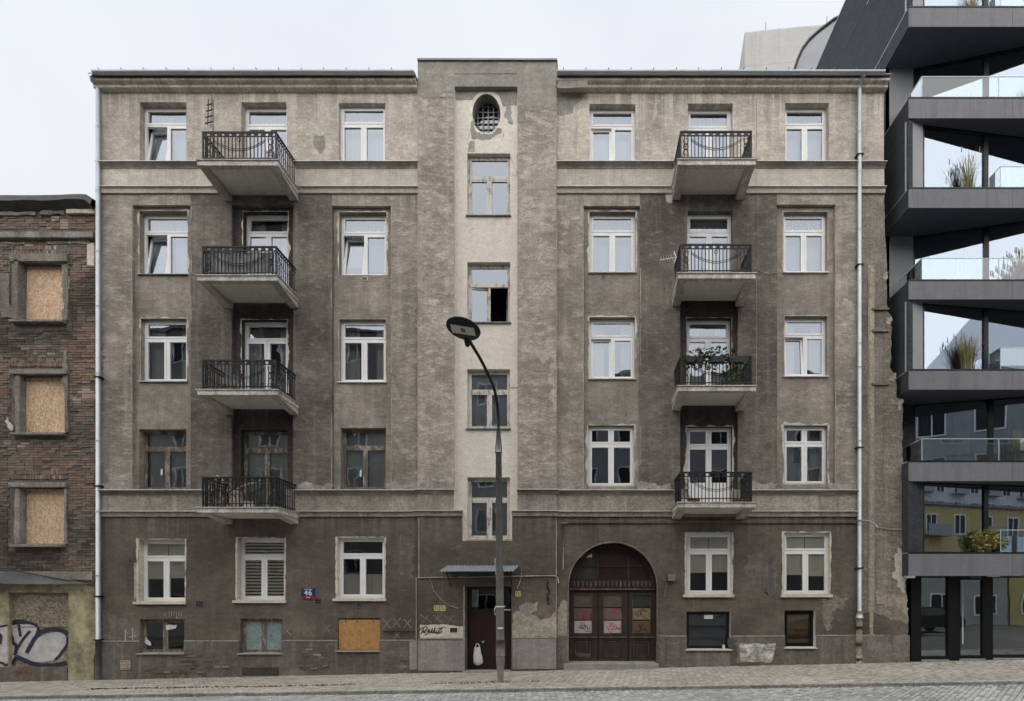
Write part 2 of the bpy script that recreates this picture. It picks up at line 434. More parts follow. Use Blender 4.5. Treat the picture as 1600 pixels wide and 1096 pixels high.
def lichen_mat():
    m = Mat('lichened_cream_plaster')
    n = m.noise(1.6, detail=8, rough=.7); n2 = m.noise(5, detail=6, rough=.75, off=4)
    c = m.mix(m.ramp(n, [(.38, 0.0), (.6, 1.0)]), (.19, .175, .115), (.50, .455, .30))
    c = m.mix(m.ramp(n2, [(.6, 0.0), (.7, .8)]), c, (.09, .085, .06))
    c = m.mix(.8, c, m.ramp(m.noise(26, detail=4, rough=.8), [(.25, .7), (.75, 1.2)]), 'MULTIPLY')
    m.bump(m.noise(14, detail=5), .5, .02)
    return m.out(c, .95, spec=.15)
M['lichen'] = lichen_mat()
M['pebble'] = plaster('pebbledash', (.35, .30, .22), (.48, .43, .34), strokes=.3, streak=.15, patch=.25, bump=1.0, grain=.42, off=86)
M['tar'] = plain('tar_paper', (.075, .073, .07), .8, 0, .35, 3, .4)
M['kerb'] = plaster('kerb_granite', (.40, .385, .355), (.5, .48, .45), strokes=.2, streak=.1, patch=.2, bump=.2, grain=.25, off=90)
M['bed'] = plain('sand_bedding', (.15, .13, .105), .95, 0, .3, 3)
M['bed_road'] = plain('road_bedding', (.085, .083, .08), .95, 0, .3, 3)
M['asphalt'] = plain('asphalt', (.05, .05, .052), .9, 0, .25, 4, .4)
M['earth'] = plain('ground_cover', (.11, .10, .085), .95, 0, .3, 1)
M['corr'] = plain('corrugated_sheet', (.42, .46, .50), .4, .55, .18, 3)
M['bag'] = plain('white_plastic_bag', (.70, .71, .70), .35, 0, .12, 9)
M['terra'] = plain('terracotta', (.35, .13, .07), .8, 0, .2, 6)

# ================================================================== THE SETTING
g = MB()
gx = [-400, -60, -30, -20, -10, 0, 10, 18, 25, 60, 400]; gy = [-400, -60, -26, -3.4, 0, 3, 30, 400]
for i in range(len(gx) - 1):
    for j in range(len(gy) - 1):
        P = [(gx[i], gy[j]), (gx[i + 1], gy[j]), (gx[i + 1], gy[j + 1]), (gx[i], gy[j + 1])]
        g.quad(*[(x, y, gz(x, y) - .22) for x, y in P])
tag(g.build('ground', M['earth']), kind='structure')

XA, XB = -24.0, 20.0
def strip(y0, y1, dz, n=22, zf=gz):
    m = MB()
    for i in range(n):
        a = XA + (XB - XA) * i / n; b = XA + (XB - XA) * (i + 1) / n
        m.quad((a, y0, zf(a, y0) + dz), (b, y0, zf(b, y0) + dz), (b, y1, zf(b, y1) + dz), (a, y1, zf(a, y1) + dz))
    return m
pav = tag(strip(KERB_Y, .3, -.018).build('pavement', M['bed']), kind='structure')
ROAD_DZ = -.075
road = tag(strip(-12.0, KERB_Y - .02, ROAD_DZ - .02).build('road', M['bed_road']), kind='structure')
tag(strip(-24.2, -12.1, .02).build('opposite_pavement', M['asphalt']), kind='structure')

def pavers(name, x0, x1, y0, y1, lx, ly, parent, dz, ang, cols, gap=.012):
    m = MB(); ca, sa = math.cos(ang), math.sin(ang)
    cx, cy = (x0 + x1) / 2, (y0 + y1) / 2
    ext = math.hypot(x1 - x0, y1 - y0) / 2
    nu = int(ext / lx) + 2; nv = int(ext / ly) + 2
    for jv in range(-nv, nv):
        for iu in range(-nu, nu):
            u = (iu + (.5 if jv % 2 else 0)) * lx; v = jv * ly
            px, py = cx + u * ca - v * sa, cy + u * sa + v * ca
            if not (x0 < px < x1 and y0 < py < y1): continue
            h = random.uniform(-.005, .005); tx = random.uniform(-.006, .006)
            hw, hh = lx / 2 - gap / 2, ly / 2 - gap / 2
            n = len(m.v); base = []
            for k, (du, dv) in enumerate(((-hw, -hh), (hw, -hh), (hw, hh), (-hw, hh))):
                for lev, ins in ((-.03, 1.0), (0, .93)):
                    qx = px + (du * ca - dv * sa) * ins; qy = py + (du * sa + dv * ca) * ins
                    qy = min(max(qy, y0), y1)
                    base.append((qx, qy, gz(qx, qy) + dz + (h + tx * (1 if du > 0 else -1) if lev == 0 else lev)))
            m.v += base
            c = random.choice(cols); k_ = random.uniform(.8, 1.18) * (1 + .22 * nz(px, py, .5, 3)); c = sc3(c, k_)
            m.c += [c] * 8
            m.f.append((n + 1, n + 3, n + 5, n + 7)); m.m.append(0)
            for k in range(4):
                a, b = 2 * k, 2 * ((k + 1) % 4)
                m.f.append((n + a, n + b, n + b + 1, n + a + 1)); m.m.append(0)
    return tag(m.build(name, M['paver'], parent), kind='stuff')
pavers('paving_stones', -18.5, 15.5, KERB_Y + .16, .02, .22, .11, pav, 0,
       R(38), [(.39, .365, .325), (.405, .368, .31), (.37, .352, .318), (.42, .385, .33)])
pavers('road_setts', -15, 13, -6.4, KERB_Y - .03, .17, .105, road, ROAD_DZ,
       R(47), [(.37, .375, .365), (.335, .34, .33), (.40, .40, .39)], gap=.012)
kerb = tag(strip(KERB_Y - .012, KERB_Y + .15, -.03).build('kerb', M['bed']), kind='structure')
km = MB(); 
km.prism([(-.005, -.2), (-.005, -.012), (.008, 0), (.145, 0), (.145, -.2)], -.495, .495, 'x')
kme = km.mesh('kerb_stone', M['kerb'])
for i in range(int(XA), int(XB)):
    x = i + .5
    o = inst('kerb_stone', kme, (x, KERB_Y, gz(x, KERB_Y) + .012 + random.uniform(-.004, .004)), kerb,
             rot=(random.uniform(-.01, .01), -.0149, 0))
# dark strip of weeds and dirt along the pavement joint
wd = MB()
for i in range(900):
    x = random.uniform(-13.5, -1.2); 
    if nz(x, 0, .9, 5) < -.05: continue
    y = -2.35 + .12 * nz(x, 1, .6, 2) + random.gauss(0, .05); z = gz(x, y)
    for k in range(2):
        a = random.uniform(0, 6.28); h = random.uniform(.008, .03); q = random.uniform(.01, .03)
        n = len(wd.v)
        wd.v += [(x + q * math.cos(a), y + q * math.sin(a), z - .004), (x - q * math.cos(a), y - q * math.sin(a), z - .004), (x + q * .5 * math.sin(a), y, z + h)]
        wd.f.append((n, n + 1, n + 2)); wd.m.append(0)
        c = random.choice([(.07, .065, .035), (.10, .075, .045), (.05, .05, .03)]); wd.c += [c] * 3
tag(wd.build('pavement_weeds', M['leaf']), 'thin line of dry weeds and dirt on the pavement beside the lamp post', 'weeds', kind='stuff')

# ================================================================== MAIN TENEMENT
def relief(name, rects, mats, parent, wob=.008, step=.6):
    xs = sorted({r[0] for r in rects} | {r[1] for r in rects}); zs = sorted({r[2] for r in rects} | {r[3] for r in rects})
    def fine(a):
        out = []
        for p, q in zip(a[:-1], a[1:]):
            k = max(1, int((q - p) / step)); out += [p + (q - p) * i / k for i in range(k)]
        return out + [a[-1]]
    def dedupe(a):
        o = [a[0]]
        for v in a[1:]:
            if v - o[-1] > 1e-5: o.append(v)
        return o
    xs, zs = fine(dedupe(xs)), fine(dedupe(zs))
    nx, nzc = len(xs) - 1, len(zs) - 1
    cell = {}
    for i in range(nx):
        cx = (xs[i] + xs[i + 1]) / 2
        rx = [r for r in rects if r[0] < cx < r[1]]
        for j in range(nzc):
            cz = (zs[j] + zs[j + 1]) / 2; c = None
            for r in rx:
                if r[2] < cz < r[3]: c = r
            cell[i, j] = c
    m = MB(); cache = {}
    def V(i, j, y):
        k = (i, j, round(y, 4))
        if k not in cache:
            x, z = xs[i], zs[j]
            cache[k] = len(m.v)
            m.v.append((x + wob * nz(x, z, 2.3, 1), y + wob * .8 * nz(x, z, 1.1, 6), z + wob * nz(x, z, 2.3, 11)))
        return cache[k]
    for (i, j), c in cell.items():
        if c is None: continue
        y = c[4]
        if c[5] is not None:
            m.f.append((V(i, j, y), V(i + 1, j, y), V(i + 1, j + 1, y), V(i, j + 1, y))); m.m.append(c[5])
        for di, dj in ((1, 0), (0, 1)):
            d = cell.get((i + di, j + dj))
            if d is None or abs(d[4] - y) < 1e-6: continue
            near = c if y < d[4] else d; far = d if near is c else c
            mi = far[6] if len(far) > 6 and far[6] is not None else near[5]
            if mi is None: mi = 0
            if di: a, b = (i + 1, j), (i + 1, j + 1)
            else: a, b = (i, j + 1), (i + 1, j + 1)
            m.f.append((V(*a, y), V(*b, y), V(*b, d[4]), V(*a, d[4]))); m.m.append(mi)
    return m.build(name, mats, parent)

WM = ['p_top', 'p_mid', 'p_panel', 'p_dark', 'p_soot_shade', 'p_centre', 'p_white', 'p_band', 'p_band2', 'p_ground', 'p_plinth', 'p_plinth_r', 'p_cream', 'p_cement', 'p_side']
WI = {k: i for i, k in enumerate(WM)}
PAN, RIS, NICHE = .10, -.09, .05
house = thing('tenement_building', (PX(768), 0, gz(PX(768))), 'five storey grey brown plastered tenement with balconies and arched gate', 'building')
rects = []
def rc(x0, x1, y0, y1, Y, mat, rev=None):       # survey rectangle on the facade plane
    rects.append((PX(x0), PX(x1), PZ(y1), PZ(y0), Y, WI[mat] if mat else None, WI[rev] if rev else None))
rc(155, 1381, 122, 255, 0, 'p_top')
rc(155, 1381, 255, 302, -.02, 'p_band')
rc(155, 1381, 302, 765, 0, 'p_mid')
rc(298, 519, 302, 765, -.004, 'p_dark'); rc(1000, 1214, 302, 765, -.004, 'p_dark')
for a, b, t in ((207, 298, 321), (519, 611, 322), (912, 1000, 322), (1214, 1305, 320)): rc(a, b, t, 765, PAN, 'p_panel')
rc(362, 458, 321, 765, PAN, 'p_soot_shade'); rc(1063, 1153, 468, 765, PAN, 'p_soot_shade')
rc(155, 1346, 765, 808, -.02, 'p_band2')
rc(1346, 1381, 765, 808, 0, 'p_side')
rc(155, 1381, 808, 1100, 0, 'p_ground')
rc(1346, 1381, 302, 994, 0, 'p_side')
rc(155, 654, 1002, 1100, -.045, 'p_plinth'); rc(870, 1381, 994, 1100, -.045, 'p_plinth_r')
rc(654, 870, 96, 808, RIS, 'p_centre'); rc(654, 870, 765, 808, RIS - .02, 'p_band2'); rc(654, 870, 808, 1100, RIS, 'p_ground')
rc(654, 870, 998, 1100, RIS - .035, 'p_plinth')
rc(711, 809, 120, 800, NICHE, 'p_white', 'p_white'); rc(724, 801, 800, 846, NICHE, 'p_white', 'p_white')
rc(654, 711, 96, 150, RIS - .004, 'p_cement'); rc(711, 809, 96, 120, RIS - .004, 'p_cement'); rc(809, 870, 96, 172, RIS - .004, 'p_cement')

# --- openings: (key, x0,x1,y0,y1, wall Y, reveal depth, options)
def slab_py(front): return HY - (PZ(front, -1.1) - EYE_Z) * FPX / 16.0      # balcony floor seen on the wall plane
SL = {('L', 5): 250, ('L', 4): 430, ('L', 3): 608.5, ('L', 2): 792.5, ('R', 5): 249, ('R', 4): 426.5, ('R', 3): 602.5, ('R', 2): 784.5}
OPEN = []
def op(floor, colm, x0, x1, y0, y1, Y, dep, **k): OPEN.append(dict(floor=floor, col=colm, x0=x0, x1=x1, y0=y0, y1=y1, Y=Y, dep=dep, **k))
op(5, 'A', 218, 291, 160, 254, 0, .2, frame='pvc', tilt=(1,), cur='full', mull=.5)
op(5, 'B', 377, 448, 160, slab_py(250), 0, .2, frame='pvc', cur='full', door=1)
op(5, 'C', 529, 602, 161, 254, 0, .15, frame='pvc', cur='full')
op(5, 'E', 921, 993, 163, 256, 0, .19, frame='pvc', cur='full', tilt=(1,), tilta=3.5)
op(5, 'F', 1075, 1145, 162, slab_py(249), 0, .22, frame='pvc', cur='full', door=1)
op(5, 'G', 1227, 1295, 161, 254, 0, .2, frame='pvc', cur='full')
op(4, 'A', 218, 293, 330, 429, PAN, .18, frame='pvc', tilt=(1,), cur='full', putty=1, sill='zinc_dk')
op(4, 'B', 380, 450, 331, slab_py(430), PAN, .16, frame='pvc', tilt=(0,), cur='some', door=1, putty=1)
op(4, 'C', 530, 604, 332, 430, PAN, .16, frame='pvc', tilt=(1,), cur='full', putty=1)
op(4, 'E', 921, 993, 331, 426, PAN, .15, frame='pvc', cur='full', putty=1, sill='p_cream')
op(4, 'F', 1074, 1145, 330, slab_py(426.5), 0, .17, frame='pvc', cur='full', door=1, darktop=1)
op(4, 'G', 1224, 1293, 331, 426, PAN, .15, frame='pvc', cur='lace', sill='pvc')
op(3, 'A', 220, 292, 498, 596, PAN, .14, frame='pvc', cur='some', sill='zinc', putty=1)
op(3, 'B', 378, 449, 500, slab_py(608.5), PAN, .14, frame='pvc', cur='some', door=1, tilt=(0,), putty=1)
op(3, 'C', 530, 603, 499, 597, PAN, .14, frame='pvc', cur='some', sill='pvc')
op(3, 'E', 921, 992, 496, 592, PAN, .15, frame='pvc', cur='some', tilt=(1,), tilta=4, putty=1, sill='p_cream')
op(3, 'F', 1073, 1143, 497, slab_py(602.5), PAN, .16, frame='pvc', cur='some', door=1)
op(3, 'G', 1226, 1293, 494, 588, PAN, .15, frame='pvc', cur='some', tilt=(1,), tilta=5, sill='pvc')
op(2, 'A', 217, 291, 671, 765, PAN, .2, frame='old', cur='grey')
op(2, 'B', 376, 449, 672, slab_py(792.5), PAN, .17, frame='old', cur='grey', door=1)
op(2, 'C', 532, 603, 669, 765, PAN, .17, frame='old', cur='grey')
op(2, 'E', 919, 991, 665, 760, PAN, .12, frame='pvc', lay='4', cur='none', putty=1)
op(2, 'F', 1073, 1144, 667, slab_py(784.5), PAN, .12, frame='pvc', lay='4', cur='none', door=2, putty=1)
op(2, 'G', 1225, 1293, 665, 757, PAN, .12, frame='pvc', lay='4', cur='some', putty=1)
op(1, 'A', 216, 289, 843, 940, 0, .2, frame='pvc', cur='half', rev='p_cream', sill='cream')
op(1, 'B', 371, 445, 841, 938, 0, .17, frame='pvc', cur='zebra', rev='p_cream', sill='cream')
op(1, 'C', 527, 601, 840, 935, 0, .15, frame='pvc', cur='cafe', rev='p_cream', sill='cream')
op(1, 'F', 1073, 1144, 833, 929, 0, .08, frame='pvc', cur='half', rev='p_cream', sill='cream')
op(1, 'G', 1225, 1297, 832, 929, 0, .13, frame='pvc', cur='half', rev='p_cream', sill='cream')
for k, (a, b) in enumerate(((240, 337), (410, 504), (577, 670), (746, 842))):
    op(10 + k, 'D', 730, 797, a, b, NICHE, .14, frame='oldw', cur='none' if k < 2 else 'grey', opened=(k == 1), sill='zinc_dk' if k < 3 else 'p_cream', tf=.36)  # grey sheet added in the lower two to lighten their dark panes
op(0, 'A', 217, 287, 968, 1021, -.045, .16, frame='old', lay='2', cur='none', sill='stone')
op(0, 'B', 374, 440, 967, 1021, -.045, .16, frame='old', lay='2', cur='none', glass='crazed', sill='stone')
op(0, 'C', 527, 593, 966, 1017, -.045, .12, frame='board', sill='stone')
op(0, 'F', 1073, 1142, 956, 1015, -.045, .16, frame='black', lay='1', cur='dark', rev='p_cream', sill='p_cream')
op(0, 'G', 1227, 1275, 954, 1012, -.045, .2, frame='black', lay='1', cur='brown', rev='p_cream', sill='p_cream')
for o in OPEN:
    s = (16.0 + o['Y']) / 16.0
    for k in ('x0', 'x1'): o[k.upper()] = PX(o[k], o['Y'])
    o['Z0'], o['Z1'] = PZ(o['y1'], o['Y']), PZ(o['y0'], o['Y'])
    if o.get('door'): o['Z0'] = PZ(SL['L' if o['col'] == 'B' else 'R', o['floor']], -1.1)
    rects.append((o['X0'], o['X1'], o['Z0'], o['Z1'], o['Y'] + o['dep'], None, WI[o['rev']] if o.get('rev') else None))
# doorway, gateway and oval light
DX0, DX1, DZ1 = PX(727, RIS), PX(799, RIS), PZ(917, RIS)
rects.append((DX0, DX1, -2, DZ1, .22, None, None))
GX0, GX1, GZT = PX(888), PX(1027), PZ(848)
GR = (GX1 - GX0) / 2; GC = (GX0 + GX1) / 2; GS = GZT - GR
rects.append((GX0, GX1, -2, GZT, .34, None, None))
OX, OZ, ORX, ORZ = PX(760, NICHE), PZ(178, NICHE), 22 / 52, 31 / 52
rects.append((OX - ORX - .1, OX + ORX + .1, OZ - ORZ - .1, OZ + ORZ + .1, NICHE + .001, None, None))
zlow = -1.2
rects = [(a, b, max(c, zlow), d, *r) for a, b, c, d, *r in rects]
wall = relief('facade_wall', rects, [M[k] for k in WM], house)

# arch spandrel + oval surround
sp = MB(); N = 32
for i in range(N):
    a0, a1 = math.pi * i / N, math.pi * (i + 1) / N
    p = [(GC + GR * math.cos(a), GS + GR * math.sin(a)) for a in (a0, a1)]
    sp.quad((p[0][0], 0, p[0][1]), (p[0][0], 0, GZT + .001), (p[1][0], 0, GZT + .001), (p[1][0], 0, p[1][1]))
    sp.quad((p[0][0], 0, p[0][1]), (p[1][0], 0, p[1][1]), (p[1][0], .36, p[1][1]), (p[0][0], .36, p[0][1]))
sp.build('arch_spandrel', M['p_ground'], wall)
ar = MB(); prof = [(GC + GR + .005, gz(GC) + .1)] + [(GC + (GR + .005) * math.cos(math.pi * i / N), GS + (GR + .005) * math.sin(math.pi * i / N)) for i in range(N + 1)] + [(GC - GR - .005, gz(GC) + .1)]
ar.tube([(x, -.006, z) for x, z in prof], .028, 6)
ar.build('arch_moulding', M['p_plinth_r'], wall, True)
ov = MB(); N = 40
for i in range(N):
    a0, a1 = 2 * math.pi * i / N, 2 * math.pi * (i + 1) / N
    e = [(OX + ORX * math.cos(a), OZ + ORZ * math.sin(a)) for a in (a0, a1)]
    bx, bz = ORX + .1, ORZ + .1
    def outp(a):
        c, s_ = math.cos(a), math.sin(a); t = min(bx / abs(c) if abs(c) > 1e-6 else 9, bz / abs(s_) if abs(s_) > 1e-6 else 9)
        return (OX + c * t, OZ + s_ * t)
    q = [outp(a0), outp(a1)]
    ov.quad((e[0][0], NICHE, e[0][1]), (q[0][0], NICHE, q[0][1]), (q[1][0], NICHE, q[1][1]), (e[1][0], NICHE, e[1][1]))
    ov.quad((e[0][0], NICHE, e[0][1]), (e[1][0], NICHE, e[1][1]), (e[1][0], NICHE + .34, e[1][1]), (e[0][0], NICHE + .34, e[0][1]), 1)
for a in (math.pi / 4, 3 * math.pi / 4, 5 * math.pi / 4, 7 * math.pi / 4): pass
ov.build('oval_surround', [M['p_white'], M['p_cement']], wall)
ol = MB(); ol.box(OX - .6, OX + .6, NICHE + .62, NICHE + .66, OZ - .75, OZ + .75)
ow = ol.build('oval_window', M['room_dk'], house)
pn = MB(); n_ = 32; yy = NICHE + .36
pn.poly([(OX + (ORX + .02) * math.cos(2 * math.pi * i / n_), yy, OZ + (ORZ + .02) * math.sin(2 * math.pi * i / n_)) for i in range(n_)])
pn.build('pane', M['glass_old'], ow)
for k in range(-2, 3):
    x = OX + k * .16; h = ORZ * math.sqrt(max(0, 1 - (k * .16 / ORX) ** 2)) if abs(k * .16) < ORX else 0
    if h > .1: MB().box(x - .016, x + .016, yy - .06, yy - .035, OZ - h, OZ + h).build('grille_bar', M['zinc_dk'], ow)
for k in range(-3, 4):
    z = OZ + k * .17; h = ORX * math.sqrt(max(0, 1 - (k * .17 / ORZ) ** 2)) if abs(k * .17) < ORZ else 0
    if h > .1: MB().box(OX - h, OX + h, yy - .035, yy - .012, z - .016, z + .016).build('grille_bar', M['zinc_dk'], ow)

# body of the house: side walls, rear wall, roof, coping of the centre
BX0, BX1, BD = PX(155), PX(1381), 10.5
ZT = PZ(124)
bd = MB()
bd.box(BX0, BX0 + .3, .01, BD, -1.2, ZT - .02); bd.box(BX1 - .3, BX1, .01, BD, -1.2, ZT - .02); bd.box(BX0 + .3, BX1 - .3, BD - .3, BD, -1.2, ZT - .02)
bd.build('side_wall', M['p_side'], house)
rf = MB(); rf.prism([(.06, ZT + .02), (BD / 2, ZT + .3), (BD, ZT + .02), (BD, ZT - .05), (.06, ZT - .05)], BX0 - .05, BX1 + .02, 'x')
rf.build('roof', M['zinc_dk'], house)
ct = MB(); zc = PZ(96, RIS); ct.box(PX(654), PX(870), RIS + .006, 3.0, ZT - .3, zc - .005)
ct.build('stair_tower_head', M['p_cement'], house)
cp = MB(); cp.box(PX(652.5, RIS), PX(871, RIS), RIS - .05, 3.04, zc - .005, zc + .028); cp.build('coping', M['zinc_dk'], house)

# cornice, gutter and string courses (profiles run along the facade)
def course(name, px0, px1, prof, mat, parent=house):
    m = MB(); x0, x1 = PX(px0), PX(px1); n = max(1, int((x1 - x0) / .7))
    m.prism(prof, x0, x1, 'x'); return m.build(name, mat, parent)
zc0 = PZ(138, -.05)
for a, b in ((153, 653), (871, 1383)):
    course('cornice', a, b, [(.02, 17.34), (-.13, 17.355), (-.155, 17.37), (-.155, 17.445), (-.185, 17.452), (-.25, 17.465), (-.262, 17.475), (-.265, 17.535), (-.22, 17.55), (.02, 17.55)], M['p_corn'])
    zg = PZ(119, -.34)
    course('eaves_board', a, b, [(-.05, zg + .06), (-.33, zg + .06), (-.33, zg + .085), (-.05, zg + .085)], M['zinc_dk'])
    gt = MB(); xa, xb = (PX(143.5, -.4) if a < 200 else PX(a)), (PX(1382, -.36) if b > 900 else PX(b)); pr = []
    for i in range(9):
        t = math.pi + math.pi * i / 8; pr.append((-.36 + .075 * math.cos(t), zg + .085 + .055 * math.sin(t)))
    pr += [(-.283, zg + .15), (-.437, zg + .095)]
    gt.prism(pr, xa, xb, 'x'); gut = gt.build('gutter', M['zinc'], house)
    k = xa + .2
    while k < xb:
        MB().box(k - .012, k + .012, -.44, -.2, zg + .15, zg + .1545).build('gutter_bracket', M['zinc_dk'], gut); k += .66
    rs = MB(); rs.prism([(-.30, zg + .17), (.6, zg + .26), (.6, zg + .23), (-.30, zg + .15)], xa, xb, 'x'); rs.build('eaves_sheet', M['zinc'], house)
def string(px0, px1, py, Y=-.02, up=True, mat='p_band'):
    z = PZ(py, Y)
    if up:   # flashing on a cavetto
        course('string_course', px0, px1, [(Y + .01, z - .16), (Y - .012, z - .155), (Y - .03, z - .11), (Y - .09, z - .06), (Y - .10, z - .012), (Y + .01, z - .012)], M['p_panel'] if mat == 'p_band' else M['p_panel'])
        course('flashing', px0 - .5, px1 + .5, [(Y + .01, z + .012), (Y - .125, z - .006), (Y - .13, z - .03), (Y - .118, z - .03), (Y - .115, z - .012), (Y + .01, z - .01)], M['flash'])
    else:
        course('string_course', px0, px1, [(Y + .01, z - .17), (Y - .03, z - .165), (Y - .045, z - .05), (Y - .08, z - .035), (Y - .085, z - .008), (Y + .01, z - .008)], M[mat])
        course('flashing', px0 - .5, px1 + .5, [(Y + .01, z + .014), (Y - .10, z - .002), (Y - .105, z - .024), (Y - .095, z - .024), (Y - .09, z - .007), (Y + .01, z - .007)], M['flash'])
for a, b in ((155, 353), (463, 654), (870, 1052), (1160, 1382)):
    string(a, b, 256, up=True); string(a, b, 294, up=False)
for a, b in ((155, 353), (463, 653), (871, 1052), (1160, 1340)):
    string(a, b, 766, up=True, mat='p_band2'); string(a, b, 799, up=False, mat='p_band2')
for a, b in ((651, 711), (809, 873)): string(a, b, 765, RIS - .02, True, 'p_band2')
for a, b in ((648, 724.5), (800.5, 873)): string(a, b, 798, RIS - .02, False, 'p_band2')
# light worn arrises
def bead(px, y0, y1, Y, w_=.035, mat='edge'):
    m = MB(); z0, z1 = PZ(y1, Y), PZ(y0, Y); n = int((z1 - z0) / .12); x = PX(px, Y)
    pts = []
    for i in range(n + 1):
        z = z0 + (z1 - z0) * i / n; pts.append((x + .01 * nz(x, z, 2, 3), Y - .004, z))
    m.ribbon(pts, [w_ * (.45 + .8 * abs(nz(px * .1, p[2], 3, 7))) for p in pts]); return m.build('worn_arris', M[mat], wall)
for px, a, b, Y in ((654.6, 145, 764, RIS), (710, 150, 764, RIS), (810, 172, 764, RIS), (869.4, 172, 764, RIS), (206, 322, 764, 0), (298.8, 322, 500, 0), (518, 450, 764, 0), (611.8, 322, 764, 0),
                    (911.3, 322, 764, 0), (1000.6, 322, 764, 0), (1305.6, 330, 764, 0), (654.6, 808, 905, RIS), (869.4, 808, 995, RIS)):
    bead(px, a, b, Y)
for a, b, y, Y in ((157, 217, 1002, -.045), (288, 373, 1001.5, -.045), (441, 527, 1001, -.045), (594, 654, 1000.5, -.045), (655, 726, 997.5, RIS - .035), (800, 870, 996, RIS - .035), (1030, 1072, 994, -.045), (1143, 1226, 994, -.045), (1276, 1381, 993, -.045)):
    m = MB(); m.box(PX(a, Y), PX(b, Y), Y - .012, Y + .02, PZ(y, Y) - .02, PZ(y, Y) + .012); m.build('plinth_ledge', M['edge'], wall)

# irregular patches of other plaster, exposed brick, stains (flat skins a few millimetres proud)
def blob(pts, Y, mat, name='plaster_patch', jag=.03, parent=None, seed=0, dens=.05):
    P = [(PX(a, Y), PZ(b, Y)) for a, b in pts]; out = []
    for i in range(len(P)):
        a, b = Vector(P[i]), Vector(P[(i + 1) % len(P)]); d = b - a; n = max(1, int(d.length / dens)); nn = Vector((-d.y, d.x)).normalized() if d.length else Vector((0, 0))
        for k in range(n):
            q = a + d * (k / n); j = jag * (nz(q.x, q.y, 6, seed + 3) + .6 * nz(q.x, q.y, 15, seed + 8)) * 1.4
            out.append((q.x + nn.x * j, Y, q.y + nn.y * j))
    m = MB(); m.poly(out); return m.build(name, mat, parent or wall)
e4 = .005
blob([(655, 150), (668, 146), (690, 152), (710, 147), (710, 154), (682, 151), (668, 154), (655, 150)], RIS - e4, M['p_cement'], seed=1)
blob([(712, 128), (808, 128), (808, 164), (786, 167), (780, 150), (770, 143), (750, 143), (738, 156), (712, 157)], NICHE - e4, M['p_cement'], jag=.02, seed=2)
blob([(737, 190), (742, 184), (741, 204), (752, 210), (770, 210), (778, 200), (783, 201), (780, 211), (768, 217), (740, 219), (735, 216)], NICHE - e4, M['p_cement'], jag=.04, seed=3)
blob([(790, 168), (797, 165), (800, 178), (803, 196), (798, 197), (790, 184)], NICHE - e4, M['stone'], jag=.05, seed=4)
blob([(731, 220), (742, 220), (744, 239), (730, 239)], NICHE - e4 * .6, M['p_tan'], jag=.03, seed=5)
blob([(810, 168), (869, 168), (869, 173), (820, 172), (819, 190), (810, 192)], RIS - e4, M['p_cement'], seed=6)
blob([(871, 140), (922, 140), (908, 156), (896, 168), (895, 176), (878, 181), (871, 180)], -e4, M['p_cement'], jag=.03, seed=7)
blob([(872, 126), (918, 126), (918, 137), (872, 138)], -.27, M['p_cement'], jag=.01, seed=8)
# ground floor right of the door: bare render and lighter plaster
blob([(801, 960), (808, 955), (812, 955), (812, 946), (820, 941), (836, 944), (840, 940), (839, 954), (830, 958), (846, 968), (858, 966), (866, 957), (869, 957), (869, 995), (801, 995)], RIS - e4, M['p_tan'], jag=.03, seed=9)
blob([(812, 946), (822, 941), (838, 950), (832, 957), (826, 962), (812, 960)], RIS - e4 * 2, M['p_cement'], jag=.03, seed=10)
blob([(871, 948), (880, 938), (887, 940), (887, 994), (871, 994)], -e4, M['p_tan'], jag=.04, seed=11)
blob([(656, 977), (700, 976), (712, 978), (724, 979), (724, 997), (656, 997)], RIS - e4, M['p_cream'], jag=.02, seed=12)
# plinth damage
for pts, sd in (([(289, 1016), (330, 1016), (352, 1034), (360, 1042), (320, 1052), (236, 1055), (225, 1047), (250, 1043), (290, 1042)], 20), ([(470, 1020), (480, 1010), (490, 1016), (516, 1030), (515, 1046), (468, 1048), (466, 1036)], 21),
                ([(601, 1036), (628, 1028), (690, 1030), (690, 1042), (700, 1046), (700, 1052), (600, 1056)], 22)):
    Y = -.05 if pts[0][0] < 640 else -.13
    b_ = blob(pts, Y if pts[0][0] < 590 else -.051, M['mortar'], 'broken_plinth_patch', jag=.06, seed=sd)
    x0 = min(p[0] for p in pts); x1 = max(p[0] for p in pts); y0 = min(p[1] for p in pts); y1 = max(p[1] for p in pts)
    bs = MB(); y = y0 + 5; row = 0
    def inside(px, py):
        r = False
        for (ax, ay), (bx, by) in zip(pts, pts[1:] + pts[:1]):
            if (ay > py) != (by > py) and px < (bx - ax) * (py - ay) / (by - ay) + ax: r = not r
        return r
    while y < y1 - 2:
        x = x0 + (row % 2) * 7
        while x < x1:
            if inside(x + 6, y) and random.random() < .5:
                Yb = -.052; X0, X1 = PX(x), PX(x + 11.5 + random.uniform(-2, 1)); z = PZ(y)
                n0 = len(bs.v); bs.box(X0, X1, Yb - random.uniform(.004, .02), Yb + .02, z - .028, z + .028)
                c = random.choice([(.17, .115, .09), (.20, .15, .12), (.17, .14, .12), (.30, .27, .23), (.13, .10, .085)]); bs.c += [sc3(c, random.uniform(.7, 1.15))] * 8
            x += 13
        y += 4.2; row += 1
    if bs.v: tag(bs.build('exposed_bricks', M['brick'], wall), kind='stuff')
